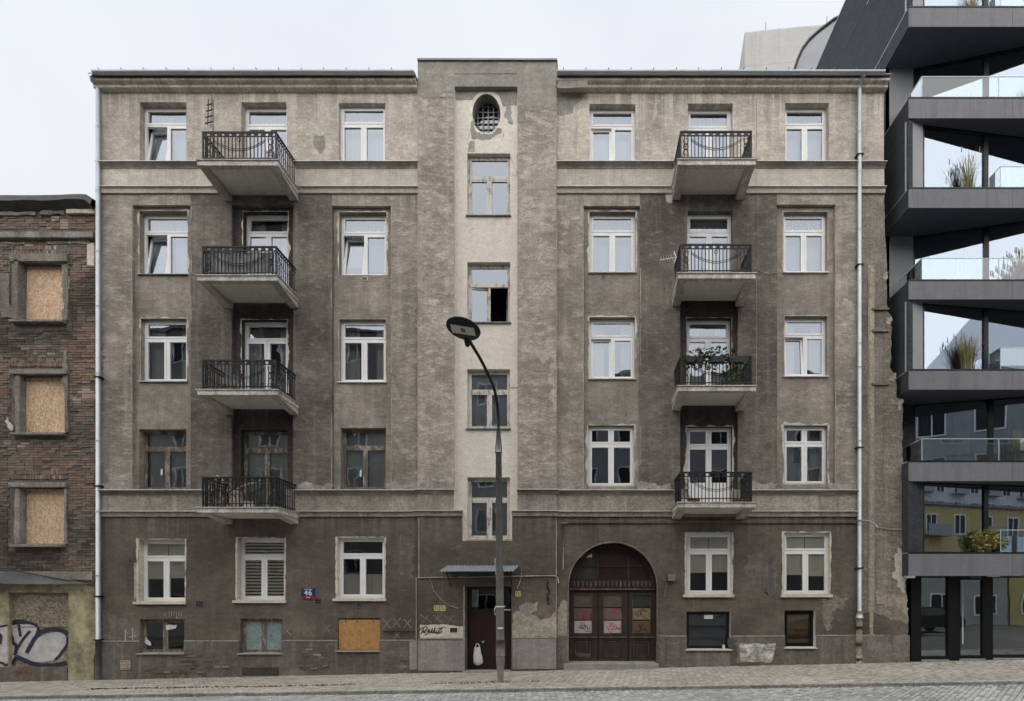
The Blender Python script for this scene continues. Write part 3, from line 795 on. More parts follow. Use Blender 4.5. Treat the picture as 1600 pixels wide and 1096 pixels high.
# granite plates beside the door
for a, b, c, d, nm in ((641, 727, 1001, 1046, 0), (801, 886, 998, 1044, 1)):
    Y = -.05 if a < 650 else RIS - .04
    if a < 650: MB().box(PX(641), PX(654), -.065, -.03, PZ(1046), PZ(1002)).build('granite_plate', M['stone'], wall)
    MB().box(PX(max(a, 655), Y), PX(min(b, 869), Y), RIS - .052, RIS, PZ(d, Y) - .03, PZ(c, Y)).build('granite_plate', M['stone'], wall)
# right-hand repairs
blob([(1286, 938), (1310, 930), (1325, 936), (1316, 950), (1300, 955), (1296, 985), (1286, 980)], -e4, M['p_side'], jag=.07, seed=14)
blob([(1155, 1006), (1212, 1006), (1209, 1022), (1205, 1035), (1157, 1034)], -.052, M['p_pale'], 'pale_plinth_patch', jag=.012, seed=15)
blob([(1137, 998), (1150, 1000), (1152, 1034), (1208, 1036), (1212, 1042), (1142, 1043)], -.0495, M['p_ground'], 'damp_stain', jag=.06, seed=17)
blob([(160, 955), (180, 960), (205, 975), (215, 990), (214, 1000), (162, 1000)], -e4, M['p_plinth_r'], jag=.1, seed=18)
blob([(210, 880), (213, 879), (214, 930), (210, 938)], -e4, M['p_tan'], jag=.02, seed=19)
blob([(490, 214), (506, 212), (508, 232), (500, 240), (488, 224)], -e4, M['p_cement'], jag=.03, seed=23)
blob([(1024, 145), (1028, 142), (1026, 180), (1020, 190)], -e4 * .8, M['p_band'], jag=.03, seed=24)
blob([(1040, 303), (1052, 303), (1050, 318), (1042, 314)], -e4 * 2, M['p_band'], jag=.04, seed=25)
# broken strip of the neighbouring party wall on the right
edge = [(1381, 300), (1382, 360), (1385, 412), (1386, 425), (1385, 486), (1391, 492), (1393, 515), (1391, 575), (1399, 588), (1401, 621), (1411, 627), (1410, 690), (1411, 760), (1413, 840), (1414, 870), (1416, 940), (1419, 975), (1419, 1040)]
ep = []
for (a, b), (c, d) in zip(edge[:-1], edge[1:]):
    n = max(1, int((d - b) / 7))
    for k in range(n): 
        t = k / n; px, py = a + (c - a) * t, b + (d - b) * t
        ep.append((PX(px) + .045 * nz(px * .1, py * .1, 1.4, 5), PZ(py)))
ep.append((PX(1419), -1.2))
pw = MB(); pw.prism([(PX(1381) - .02, PZ(300))] + ep + [(PX(1381) - .02, -1.2)], -.012, 1.2, 'y')
pw.build('party_wall_stub', M['p_side'], house)
st = MB(); zz = [PZ(1035 - i * 10) for i in range(63)]
st.ribbon([(PX(1361) + .02 * nz(0, z, 1.5, 4), -.03, z) for z in zz], [.10 + .05 * abs(nz(1, z, 2, 9)) for z in zz])
st.ribbon([(PX(1361) + .02 * nz(0, z, 1.5, 4), -.016, z) for z in zz], .19)
st.build('wall_scar', M['p_tan'], house)
for py in (484, 518, 601): 
    m = MB(); m.box(PX(1361), PX(1388), -.06, -.01, PZ(py) - .03, PZ(py) + .03); m.build('wall_scar_ledge', M['p_side'], house)
blob([(1402, 858), (1415, 860), (1416, 900), (1415, 935), (1406, 920), (1400, 905), (1392, 903), (1398, 885)], -.017, M['p_cream'], jag=.08, seed=30)
blob([(1366, 918), (1380, 925), (1400, 928), (1417, 930), (1418, 965), (1400, 948), (1372, 945)], -.019, M['p_tan'], jag=.07, seed=31)
blob([(1345, 960), (1360, 955), (1390, 966), (1418, 975), (1418, 992), (1346, 992)], -.021, M['p_ground'], jag=.06, seed=32)
for k, (cx_, cy_, s_) in enumerate(((1383, 432, 6), (1390, 500, 6), (1396, 590, 7), (1405, 632, 7), (1409, 845, 7), (1399, 628, 5))):
    blob([(cx_ - s_, cy_ - s_ * .7), (cx_ + s_ * .6, cy_ - s_), (cx_ + s_, cy_ + s_ * .3), (cx_ + s_ * .2, cy_ + s_ * 1.2), (cx_ - s_ * .8, cy_ + s_ * .5)], -.023 - .001 * k, M['p_tan'], 'chipped_plaster', jag=.09, seed=90 + k)
# pale crust of render along the lower string course
for k, (a, b) in enumerate(((157, 206), (206, 216), (466, 518), (519, 531), (604, 652), (872, 918), (993, 1048), (1165, 1214), (1294, 1340))):
    Y = PAN - .006 if (k in (1, 3)) else -.008
    blob([(a, 757), (a + (b - a) * .3, 753), (a + (b - a) * .6, 759), (b, 755), (b, 765), (a, 765)], Y, M['p_band2'], 'render_crust', jag=.06, seed=100 + k)
for k, (a, b) in enumerate(((656, 709), (811, 868))): blob([(a, 755), ((a + b) / 2, 752), (b, 756), (b, 764), (a, 764)], RIS - .008, M['p_band2'], 'render_crust', jag=.06, seed=120 + k)
# old repairs in a slightly different render
for k, (a, b, c, d, Y, mt) in enumerate(((660, 400, 700, 470, RIS, 'p_mid'), (815, 560, 862, 640, RIS, 'p_mid'), (160, 520, 200, 600, 0, 'p_panel'), (616, 560, 650, 620, 0, 'p_panel'),
        (1310, 470, 1338, 560, 0, 'p_centre'), (875, 330, 908, 400, 0, 'p_centre'), (620, 840, 650, 900, 0, 'p_plinth'), (1170, 860, 1215, 930, 0, 'p_plinth'))):
    w_ = b - a if False else 0
    blob([(a, b + 8), ((a + c) / 2, b), (c, b + 5), (c - 3, (b + d) / 2), (c, d - 4), ((a + c) / 2 + 4, d), (a + 2, d - 8)], Y - .0045, M[mt], 'render_repair', jag=.12, seed=130 + k, dens=.04)
pr_ = MB(); pr_.box(PX(1381) - .01, PX(1420), -.05, 1.0, -1.2, PZ(993)); pr_.build('plinth_return', M['p_plinth_r'], house)

# ------------------------------------------------------------------ windows
def frame_rect(m, x0, x1, z0, z1, w_, y0, y1):
    m.box(x0, x1, y0, y1, z0, z0 + w_); m.box(x0, x1, y0, y1, z1 - w_, z1)
    m.box(x0, x0 + w_, y0, y1, z0 + w_, z1 - w_); m.box(x1 - w_, x1, y0, y1, z0 + w_, z1 - w_)
def wavy(x0, x1, z0, z1, y, folds, amp, mat, parent, name='curtain', ph=0.0, flare=0.0):
    m = MB(); n = max(8, int(folds * 6))
    for i in range(n + 1):
        t = i / n; yy = y + amp * math.sin(t * folds * 6.283 + ph) * (.7 + .5 * math.sin(t * 9 + ph))
        x = x0 + (x1 - x0) * t
        m.v += [(x, yy + flare * math.sin(t * 17 + ph), z0), (x, yy, z1)]
    for i in range(n): m.f.append((2 * i, 2 * i + 2, 2 * i + 3, 2 * i + 1)); m.m.append(0)
    return m.build(name, mat, parent, True)
rng = random.Random(11)
FL = {0: 'basement', 1: 'ground floor', 2: 'first floor', 3: 'second floor', 4: 'third floor', 5: 'top floor'}
def jag_ring(o, wd, parent):
    Y = o['Y'] - .004; x0, x1, z0, z1 = o['X0'], o['X1'], o['Z0'], o['Z1']; m = MB()
    if o.get('door'): z0 += .35
    for (ax, az, bx, bz, nx_, nz_) in ((x0, z0, x0, z1 + .03, -1, 0), (x0 - .03, z1, x1 + .02, z1, 0, 1), (x1, z1 + .02, x1, z0, 1, 0)):
        n = int(math.hypot(bx - ax, bz - az) / .06); V = []
        for i in range(n + 1):
            t = i / n; x, z = ax + (bx - ax) * t, az + (bz - az) * t
            w2 = max(.004, wd * (.45 + 1.6 * nz(x, z, 3.1, o['x0']) + .5 * nz(x, z, 9, o['y0'])))
            V.append(((x, Y, z), (x + nx_ * w2, Y, z + nz_ * w2)))
        for (a, b), (c, d) in zip(V[:-1], V[1:]): m.quad(a, b, d, c)
    m.build('putty_edge', M['p_cream'], parent)

def make_window(o):
    x0, x1, z0, z1 = o['X0'] + .002, o['X1'] - .002, o['Z0'] + .002, o['Z1'] - .002
    y = o['Y'] + o['dep']; fr = o['frame']; W = x1 - x0; H = z1 - z0; f_ = o['floor']
    isdoor = o.get('door', 0)
    mat = {'pvc': M['pvc'], 'old': M['old_wood'], 'oldw': M['old_white'], 'black': M['black'], 'board': M['old_wood']}[fr]
    gm = {'pvc': M['glass_hi'], 'old': M['glass_old'], 'oldw': M['glass_hi'], 'black': M['glass_dk'], 'board': None}[fr]
    if f_ == 1: gm = M['glass_dk']
    if o.get('glass'): gm = M[o['glass']]
    fw = {'pvc': .055, 'old': .05, 'oldw': .055, 'black': .06, 'board': .03}[fr]
    sw = {'pvc': .058, 'old': .045, 'oldw': .05, 'black': .03, 'board': .02}[fr]
    tf = o.get('tf', .30); lay = o.get('lay', 'T')
    if isdoor: tf = .305 * (98 / 52) / H
    fm = MB(); frame_rect(fm, x0, x1, z0, z1, fw, y - .001, y + .07)
    bw = .055 if fr != 'black' else .05
    xm = x0 + W * .5; zt = z1 - H * tf
    cells = []
    if lay in ('T', '4'):
        fm.box(x0 + fw, x1 - fw, y - (.012 if fr in ('old', 'oldw') else .003), y + .065, zt - bw / 2, zt + bw / 2)
        fm.box(xm - bw / 2, xm + bw / 2, y - .002, y + .064, z0 + fw, zt - bw / 2)
        if lay == '4': fm.box(xm - bw / 2, xm + bw / 2, y - .002, y + .064, zt + bw / 2, z1 - fw)
        if lay == 'T': cells.append((x0 + fw, x1 - fw, zt + bw / 2, z1 - fw))
        else: cells += [(x0 + fw, xm - bw / 2, zt + bw / 2, z1 - fw)]
        cells += [(x0 + fw, xm - bw / 2, z0 + fw, zt - bw / 2), (xm + bw / 2, x1 - fw, z0 + fw, zt - bw / 2)]
        if lay == '4': cells.append((xm + bw / 2, x1 - fw, zt + bw / 2, z1 - fw))
    elif lay == '2':
        fm.box(xm - bw / 2, xm + bw / 2, y - .004, y + .064, z0 + fw, z1 - fw)
        cells = [(x0 + fw, xm - bw / 2, z0 + fw, z1 - fw), (xm + bw / 2, x1 - fw, z0 + fw, z1 - fw)]
    else:
        cells = [(x0 + fw, x1 - fw, z0 + fw, z1 - fw)]
    win = fm.build('balcony_door' if isdoor else ('cellar_window' if f_ == 0 else 'window'), mat, house)
    if fr == 'board':
        b = MB(); b.box(x0 + .01, x1 - .005, y - .05, y - .02, z0 + .02, z1 - .05); b.build('chipboard_panel', M['osb_y'], win)
        for t in (.18, .45, .85):
            MB().prism([(x0 + W * t + .022 * math.cos(a * .785), z1 - .11 + .022 * math.sin(a * .785)) for a in range(8)], y - .056, y - .048, 'y').build('screw', M['black'], win)
    for i, (a, b, c, d) in enumerate(cells):
        if fr == 'board': break
        sm = MB(); proud = -.014 if fr == 'pvc' else -.006
        bot = sw if not isdoor or i == 0 or lay == '4' and i in (0, 3) else (H * .31 if isdoor == 2 else .16)
        frame_rect(sm, a + .001, b - .001, c + .001, d - .001, sw, y + proud, y + .05)
        if bot > sw: sm.box(a + sw, b - sw, y + .006, y + .03, c + sw, c + bot)
        gp = MB(); gp.quad((a + sw * .6, y + .022, c + bot - .01), (b - sw * .6, y + .022, c + bot - .01), (b - sw * .6, y + .022, d - sw * .6), (a + sw * .6, y + .022, d - sw * .6))
        Mx = None
        if i in o.get('tilt', ()):
            ang = o.get('tilta', 8.5) if i else 7
            Mx = Matrix.Translation((0, y, c)) @ Matrix.Rotation(R(-ang), 4, 'X') @ Matrix.Translation((0, -y, -c))
        if o.get('opened') and i == 2:
            Mx = Matrix.Translation((b, y + .02, 0)) @ Matrix.Rotation(R(-76), 4, 'Z') @ Matrix.Translation((-b, -y - .02, 0))
        if o.get('opened') and i == 1:
            Mx = Matrix.Translation((a, y, 0)) @ Matrix.Rotation(R(7), 4, 'Z') @ Matrix.Translation((-a, -y, 0))
        if Mx: sm.xform(Mx); gp.xform(Mx)
        sm.build('sash', mat, win); gp.build('pane', gm, win)
    # room behind
    if fr != 'board':
        dark = o['cur'] in ('none', 'some', 'dark') or f_ >= 10
        r_ = MB(); e = .05; D = 1.6
        A, B, C, E = (x0 - e, z0 - e), (x1 + e, z0 - e), (x1 + e, z1 + e), (x0 - e, z1 + e)
        for p, q in ((A, B), (B, C), (C, E), (E, A)): r_.quad((p[0], y + .07, p[1]), (q[0], y + .07, q[1]), (q[0], y + D, q[1]), (p[0], y + D, p[1]))
        r_.quad(*[(p[0], y + D, p[1]) for p in (A, B, C, E)])
        r_.build('room', M['room_dk'] if dark else M['room'], win)
    cu = o.get('cur'); yc = y + .13
    ph = rng.uniform(0, 6)
    if cu == 'full':
        g_ = .02
        m_ = M[rng.choice(['curtain', 'curtain', 'curtain_b', 'curtain_l'])]; lo = rng.choice([0, .1, .16, .24]) * H * (0 if isdoor else 1); g_ = rng.choice([.01, .01, .03, .07])
        wavy(x0 + .02, xm - g_, z0 + .01 + lo, z1 - .04, yc + .12, 5, .018, m_, win, ph=ph); wavy(xm + g_, x1 - .02, z0 + .01 + lo * .7, z1 - .04, yc + .12, 5, .018, m_, win, ph=ph + 2)
    elif cu == 'lace':
        wavy(x0 + .02, x1 - .02, zt, z1 - .04, yc + .1, 4, .01, M['lace'], win, 'lace_curtain', ph)
        wavy(x0 + .02, x1 - .02, z0, zt, yc + .15, 7, .015, M['curtain'], win, ph=ph)
    elif cu == 'some':
        wavy(x0 + .02, x0 + W * .33, z0, z1 - .05, yc + .1, 3, .02, M['curtain_w'], win, ph=ph); wavy(x1 - W * .3, x1 - .02, z0, z1 - .05, yc + .1, 3, .02, M['curtain_w'], win, ph=ph + 1)
        if rng.random() < .5: wavy(x0 + .02, x1 - .02, z0, z0 + H * .42, yc + .16, 6, .012, M['curtain_dk'], win, 'net_curtain', ph)
    elif cu == 'grey':
        wavy(x0 + .02, x1 - .02, z0, z1 - .04, yc - .02, 3, .02, M['curtain_dk'], win, 'plastic_or_added_sheet', ph, .02)
    elif cu == 'half':
        k = rng.uniform(.62, .70); zb = z1 - H * k
        for a, b, zz_ in ((x0 + .03, xm - .01, zb), (xm + .01, x1 - .03, zb + rng.uniform(-.05, .05))):
            bm_ = MB(); bm_.box(a, b, yc - .075, yc - .069, zz_, z1 - .03); bm_.box(a, b, yc - .08, yc - .062, zz_ - .02, zz_); bm_.build('roller_blind', M['blind'], win)
    elif cu == 'zebra':
        z = z1 - .05; k = 0
        while z > z0 + .08:
            MB().box(x0 + .05, x1 - .05, yc - .09, yc - .086, z - .058, z).build('blind_strip', M['blind'], win); z -= .098
    elif cu == 'cafe':
        wavy(x0 + .05, x1 - .05, z0 + .03, z0 + H * .40, yc - .04, 9, .015, M['curtain_w'], win, 'cafe_curtain', ph)
    elif cu == 'dark':
        MB().box(x0 + .07, x1 - .07, yc - .085, yc - .078, z0 + .05, z1 - .1).build('blue_grey_blind', M['blind_dk'], win)
        MB().box(x0 + W * .42, x0 + W * .62, y - .012, y - .008, z1 - .22, z1 - .1).build('paper_notice', M['paper'], win)
        MB().box(x0 + W * .83, x0 + W * .88, y - .1, y - .05, z0 + .0, z0 + .13).build('white_cup', M['paper'], win)
        MB().box(x0 + .06, x1 - .06, y - .004, y + .03, z0 + H * .6, z0 + H * .62).build('glazing_bar', M['black'], win)
    elif cu == 'brown':
        z = z1 - .12
        while z > z0 + .12:
            MB().box(x0 + .1, x1 - .1, yc - .09, yc - .075, z - .03, z).build('blind_slat', M['blind_br'], win); z -= .036
        MB().box(x0 + .06, x1 - .06, y - .01, y + .03, z0 + H * .26, z0 + H * .31).build('glazing_bar', M['black'], win)
        frame_rect_m = MB(); frame_rect(frame_rect_m, x0 + .06, x1 - .06, z0 + .06, z1 - .06, .07, y - .006, y + .02); frame_rect_m.build('inner_frame', M['black'], win)
    # sill
    s_ = o.get('sill'); Yw = o['Y']
    if s_ == 'cream':
        m = MB(); n = 16; pts = []
        zt_ = z0 + .012
        m.box(o['X0'] - .11, o['X1'] + .05, Yw - .07, y, zt_ - .10, zt_ - .02); m.box(o['X0'] - .005, o['X1'] + .005, Yw - .03, y, zt_ - .03, zt_)
        m.build('sill', M['p_cream'], win)
        blob([(o['x0'] - 3, o['y0'] - 1), (o['x1'] + 2, o['y0'] - 1), (o['x1'] + 2, o['y0'] + 4), (o['x1'] + 1, o['y1']), (o['x1'] - .1, o['y1']), (o['x1'] - .1, o['y0']), (o['x0'], o['y0']), (o['x0'], o['y1']), (o['x0'] - 3, o['y1'])], -.006, M['p_cream'], 'putty_edge', jag=.015, parent=win, seed=o['x0'])
    elif s_:
        m = MB(); m.prism([(Yw - .06, z0 - .035), (Yw - .06, z0 - .012), (y, z0 + .012), (y, z0 - .035)], o['X0'] - .04, o['X1'] + .03, 'x'); m.build('sill', M[s_], win)
    if o.get('putty'): jag_ring(o, .06, win)
    elif f_ in (3, 4): jag_ring(o, .02, win)
    return win
WIN = {}
for o in OPEN: WIN[o['floor'], o['col']] = make_window(o)
w_ = WIN[0, 'A']
o = [q for q in OPEN if q['floor'] == 0 and q['col'] == 'A'][0]; y = o['Y'] + o['dep'] - .012
blob([(258, 977), (277, 976.5), (275, 982), (259, 985)], y + .0, M['paper'], 'paper_scrap', jag=.02, parent=w_, seed=61)
blob([(226, 1001), (228, 995), (231, 1001), (236, 1007), (234, 1010), (225, 1004)], y + .0, M['bag'], 'broken_glass_patch', jag=.03, parent=w_, seed=62)
for fk in ((2, 'A'), (2, 'C')):
    o = [q for q in OPEN if (q['floor'], q['col']) == fk][0]; yy = o['Y'] + o['dep'] - .02
    px, py = (251, 733) if fk[1] == 'A' else (562, 735)
    MB().box(PX(px, yy), PX(px + 3, yy), yy, yy + .01, PZ(py + 10, yy), PZ(py, yy)).build('paper_tag', M['paper'], WIN[fk])

# ------------------------------------------------------------------ balconies
BDEP = 1.1
def balcony(side, floor):
    xa, xb = (PX(308, -BDEP), PX(434, -BDEP)) if side == 'L' else (PX(1059, -BDEP), PX(1181, -BDEP))
    zt = PZ(SL[side, floor], -BDEP); th = .155
    m = MB()
    m.box(xa, xb, -BDEP, .02, zt - th, zt - .025, 0)
    m.box(xa - .03, xb + .03, -BDEP - .03, .02, zt - .025, zt, 1)
    b = m.build('balcony', [M['balc_face'], M['balc']], house)
    for s in (0, 1):                                        # tapering edge ribs
        r = MB(); x = xa + .02 if s == 0 else xb - .26
        r.prism([(.02, zt - th - .17), (-.35, zt - th - .12), (-BDEP + .12, zt - th - .02), (-BDEP + .05, zt - th + .01), (.02, zt - th + .01)], x, x + .24, 'x')
        r.build('bracket', M['balc'], b)
    un = MB(); un.quad((xa + .27, -BDEP + .15, zt - th - .004), (xb - .27, -BDEP + .15, zt - th - .004), (xb - .27, -.01, zt - th - .004), (xa + .27, -.01, zt - th - .004))
    un.build('soffit', M['balc_soffit'], b)
    H = .83; yr = -BDEP + .09; xl, xr = xa + .1, xb - .1; z0 = zt + .012
    def rail(p, q, r=.015, nm='rail'):
        t = MB(); t.box(min(p[0], q[0]) - r, max(p[0], q[0]) + r, min(p[1], q[1]) - r, max(p[1], q[1]) + r, p[2] - r, p[2] + r); t.build(nm, M['iron'], b)
    for zz_, r in ((H, .02), (H - .11, .012), (.10, .013)):
        rail((xl, yr, z0 + zz_), (xr, yr, z0 + zz_), r, 'top_rail' if zz_ == H else 'rail')
        for x in (xl, xr): rail((x, yr + .04, z0 + zz_), (x, -.02, z0 + zz_), r * .97, 'top_rail' if zz_ == H else 'rail')
    bm_ = BAL
    n = 20
    for i in range(n + 1):
        x = xl + (xr - xl) * i / n
        inst('corner_post' if i in (0, n) else 'baluster', POST if i in (0, n) else bm_, (x, yr, z0), b)
    for x in (xl, xr):
        for i in range(1, 11): inst('baluster', bm_, (x, yr + (-.03 - yr) * i / 10.4, z0), b)
    # ornaments: swags, rosette, scrolls in the end fields
    cx = (xl + xr) / 2
    for k in (0, .05):
        pts = [(xl + .28 + (xr - xl - .56) * i / 16, yr - .02, z0 + .62 - k - .27 * (1 - ((i - 8) / 8) ** 2)) for i in range(17)]
        MB().tube(pts, .009, 5).build('swag', M['iron'], b, True)
    for i in range(n):
        if i % 2: continue
        xk = xl + (xr - xl) * (i + .5) / n; inst('collar', COL, (xk, yr, z0 + .77), b)
    def ring(x, y_, z, r, ax, t=.008):
        p = [(x + (r * math.cos(a) if ax == 'x' else 0), y_ + (r * math.cos(a) if ax == 'y' else 0), z + r * math.sin(a)) for a in [i * 6.2832 / 14 for i in range(15)]]
        MB().tube(p, t, 5, cap=False).build('scroll', M['iron'], b, True)
    if floor in (4,) or side == 'L': ring(cx, yr - .02, z0 + .62, .05, 'x'); 
    for x in (xl + .14, xr - .14):
        for zz_ in (.24, .4, .56): ring(x, yr - .012, z0 + zz_, .075, 'x')
        MB().tube([(x - .1, yr - .012, z0 + .12), (x + .1, yr - .012, z0 + .66)], .007, 4).build('lattice_bar', M['iron'], b)
        MB().tube([(x + .1, yr - .012, z0 + .12), (x - .1, yr - .012, z0 + .66)], .007, 4).build('lattice_bar', M['iron'], b)
    for x in (xl, xr):
        pts = [(x, yr + .12 + (-.2 - yr) * i / 10, z0 + .62 - .22 * (1 - ((i - 5) / 5) ** 2)) for i in range(11)]
        MB().tube(pts, .008, 4).build('swag', M['iron'], b, True)
        for k in (.25, .45): ring(x, yr + .14, z0 + k, .07, 'y')
    if side == 'L' and floor == 4:                          # sheet tied behind the bars
        t = MB()
        for i in range(24):
            a, c = xl + .06 + (xr - xl - .12) * i / 24, xl + .06 + (xr - xl - .12) * (i + 1) / 24
            t.quad((a, yr + .03 + .012 * math.sin(i), z0 + .13), (c, yr + .03 + .012 * math.sin(i + 1), z0 + .13), (c, yr + .03 + .012 * math.sin(i + 1), z0 + .70), (a, yr + .03 + .012 * math.sin(i), z0 + .70))
        t.build('reed_screen', M['zinc_dk'], b)
    return b, xl, xr, z0, yr
_b = MB(); _b.box(-.0105, .0105, -.0105, .0105, 0, .83); BAL = _b.mesh('baluster', M['iron'])
_b = MB(); _b.box(-.018, .018, -.018, .018, 0, .85); POST = _b.mesh('corner_post', M['iron'])
_b = MB(); _b.box(-.03, .03, -.012, .012, -.035, .035); COL = _b.mesh('collar', M['iron'])
BALC = {}
for sd in 'LR':
    for f in (5, 4, 3, 2): BALC[sd, f] = balcony(sd, f)

# ------------------------------------------------------------------ entrance door and canopy
gd = gz((DX0 + DX1) / 2)
d = MB(); yd = .2
frame_rect(d, DX0 + .002, DX1 - .002, gd - .1, DZ1 - .002, .05, yd - .03, yd + .05)
zt = PZ(953, yd); d.box(DX0 + .05, DX1 - .05, yd - .02, yd + .04, zt - .03, zt + .03)
ent = d.build('entrance_door', M['black'], house)
lf = MB(); lf.box(DX0 + .052, DX1 - .052, yd, yd + .04, gd + .03, zt - .032); lf.build('door_leaf', M['door'], ent)
for x0, x1 in ((.12, .62), (.78, 1.28)):
    pass
gp = MB(); gp.quad((DX0 + .05, yd + .02, zt + .03), (DX1 - .05, yd + .02, zt + .03), (DX1 - .05, yd + .02, DZ1 - .05), (DX0 + .05, yd + .02, DZ1 - .05)); gp.build('fanlight_pane', M['glass_dk'], ent)
r_ = MB(); r_.box(DX0, DX1, yd + 1.0, yd + 1.05, gd, DZ1); r_.box(DX0 - .06, DX0, yd + .05, yd + 1.05, gd, DZ1); r_.box(DX1, DX1 + .06, yd + .05, yd + 1.05, gd, DZ1); r_.box(DX0, DX1, yd + .05, yd + 1.05, DZ1, DZ1 + .05); r_.build('hallway', M['room_dk'], ent)
MB().box(DX0 + .12, DX0 + .32, yd + .1, yd + .12, zt + .08, DZ1 - .08).build('glass_block', M['mod_grey'], ent)
MB().box(DX1 - .3, DX1 - .06, yd - .035, yd - .02, zt - .02, zt + .015).build('door_closer', M['sign_white'], ent)
MB().tube([(PX(755, yd), yd, PZ(1003, yd)), (PX(755, yd), yd - .06, PZ(1003, yd))], .03, 10).build('door_knob', M['pipe'], ent, True)
MB().box(DX0 - .03, DX1 + .03, RIS - .2, yd, gd - .1, gd + .03).build('doorstep', M['stone'], ent)
MB().box(DX0 - .05, DX0 - .012, RIS - .05, RIS + .06, gd - .05, DZ1 + .03).build('door_jamb', M['edge'], ent)
# white paint splash-like bag hanging from the door
bx, bz = PX(747, yd), PZ(1041, yd)
bag = thing('plastic_bag', (bx, yd - .05, bz), 'white plastic bag hanging on the dark maroon entrance door', 'bag')
b = MB(); prof = [(.0, .02), (.10, .05), (.15, .13), (.13, .3), (.11, .42), (.10, .52), (.085, .58)]; N = 14
rings = []
for r0, h in prof:
    n0 = len(b.v); rings.append(n0)
    for k in range(N):
        a = 6.2832 * k / N; rr = r0 * (1 + .16 * math.sin(3 * a + h * 9)); b.v.append((bx + rr * math.cos(a), yd - .07 + rr * .42 * math.sin(a), bz + h))
for i in range(len(rings) - 1):
    for k in range(N): b.f.append((rings[i] + k, rings[i] + (k + 1) % N, rings[i + 1] + (k + 1) % N, rings[i + 1] + k)); b.m.append(0)
b.build('sack', M['bag'], bag, True)
MB().tube(smooth_path([(bx - .07, yd - .07, bz + .57), (bx - .03, yd - .06, bz + .68), (bx + .03, yd - .05, bz + .66), (bx + .06, yd - .07, bz + .57)]), .014, 6).build('handle', M['bag'], bag, True)

cn = MB(); X0, X1 = PX(686, -.7), PX(802, -.7); nw = 22; zf, zb = PZ(893, -.7), PZ(884, RIS)
for i in range(nw * 6 + 1):
    t = i / (nw * 6); x = X0 + (X1 - X0) * t; dz = .016 * math.sin(t * nw * 6.2832)
    cn.v += [(x, -.7, zf + dz), (x + .09, RIS, zb + dz)]
for i in range(nw * 6): cn.f.append((2 * i, 2 * i + 2, 2 * i + 3, 2 * i + 1)); cn.m.append(0)
can = cn.build('door_canopy', M['corr'], house, True)
for x in (X0 + .18, X1 - .12):
    MB().tube([(x, RIS - .01, zf - .02), (x, -.62, zf - .03)], .016, 6).build('bracket', M['iron'], can)
    MB().tube([(x, RIS - .01, zf - .42), (x, -.55, zf - .04)], .014, 6).build('bracket', M['iron'], can)
MB().box(X0 + .1, X1 - .02, -.64, -.60, zf - .06, zf - .03).build('canopy_beam', M['iron'], can)

# ------------------------------------------------------------------ carriage gate
yg = .30; g0 = gz(GC) + .16
gm = MB()
def arch_h(x): return GS + math.sqrt(max(0, GR ** 2 - (x - GC) ** 2))
gate = None
fr_ = MB(); prof = [(GC + GR - .03, g0)] + [(GC + (GR - .03) * math.cos(math.pi * i / 28), GS + (GR - .03) * math.sin(math.pi * i / 28)) for i in range(29)] + [(GC - GR + .03, g0)]
for p, q in zip(prof[:-1], prof[1:]):
    def inn(p_): return (GC + (p_[0] - GC) * .93, p_[1] if p_[1] <= GS else GS + (p_[1] - GS) * .93)
    a, b, c, d = p, q, inn(q), inn(p)
    for y_ in (yg - .03,): fr_.quad((a[0], y_, a[1]), (b[0], y_, b[1]), (c[0], y_, c[1]), (d[0], y_, d[1]))
    fr_.quad((d[0], yg - .03, d[1]), (c[0], yg - .03, c[1]), (c[0], yg + .06, c[1]), (d[0], yg + .06, d[1]))
gate = fr_.build('carriage_gate', M['gate'], house)
zb_ = PZ(921, yg)
tb = MB(); tb.box(GX0 + .05, GX1 - .05, yg - .07, yg + .05, zb_ - .045, zb_ + .03); tb.box(GX0 + .04, GX1 - .04, yg - .10, yg - .07, zb_ - .02, zb_ + .015); tb.build('transom_beam', M['gate_lt'], gate)
tb = MB(); tb.box(GX0 + .1, GX1 - .1, yg - .02, yg + .03, zb_ + .03, zb_ + .30); tb.build('transom_frieze', M['gate'], gate)
nd = 19; _m = MB(); _m.box(-.032, .032, -.03, 0, 0, .17); DM = _m.mesh('dentil', M['gate_lt'])
for i in range(nd):
    inst('dentil', DM, (GX0 + .18 + (GX1 - GX0 - .36) * i / (nd - 1), yg - .021, zb_ + .08), gate)
# fanlight: dark boards and frames
xs_ = [GX0 + .12, PX(934, yg), PX(982, yg), GX1 - .12]
for i, (a, b) in enumerate(zip(xs_[:-1], xs_[1:])):
    zlo = zb_ + .31; pts = [(a + .03, zlo), (b - .03, zlo)]
    for k in range(9):
        x = b - .03 + (a - b + .06) * k / 8; pts.append((x, max(zlo + .02, min(arch_h(x) - .12, GS + GR * .93 - .03))))
    MB().prism(pts, yg + .01, yg + .03, 'y').build('fanlight_panel', [M['pvc_dim'] if 0 else M['room_dk'], M['door'], M['door']][i], gate)
for x in xs_[1:3]: MB().box(x - .035, x + .035, yg - .025, yg + .02, zb_ + .30, arch_h(x) - .06).build('mullion', M['gate'], gate)
MB().box(GX0 + .2, GX1 - .2, yg - .02, yg + .015, PZ(886, yg), PZ(884, yg)).build('glazing_bar', M['gate'], gate)
blob([(911, 865), (925, 864), (925, 871), (905, 872)], yg + .005, M['led'], 'pale_pane_corner', jag=.0, parent=gate, seed=70)
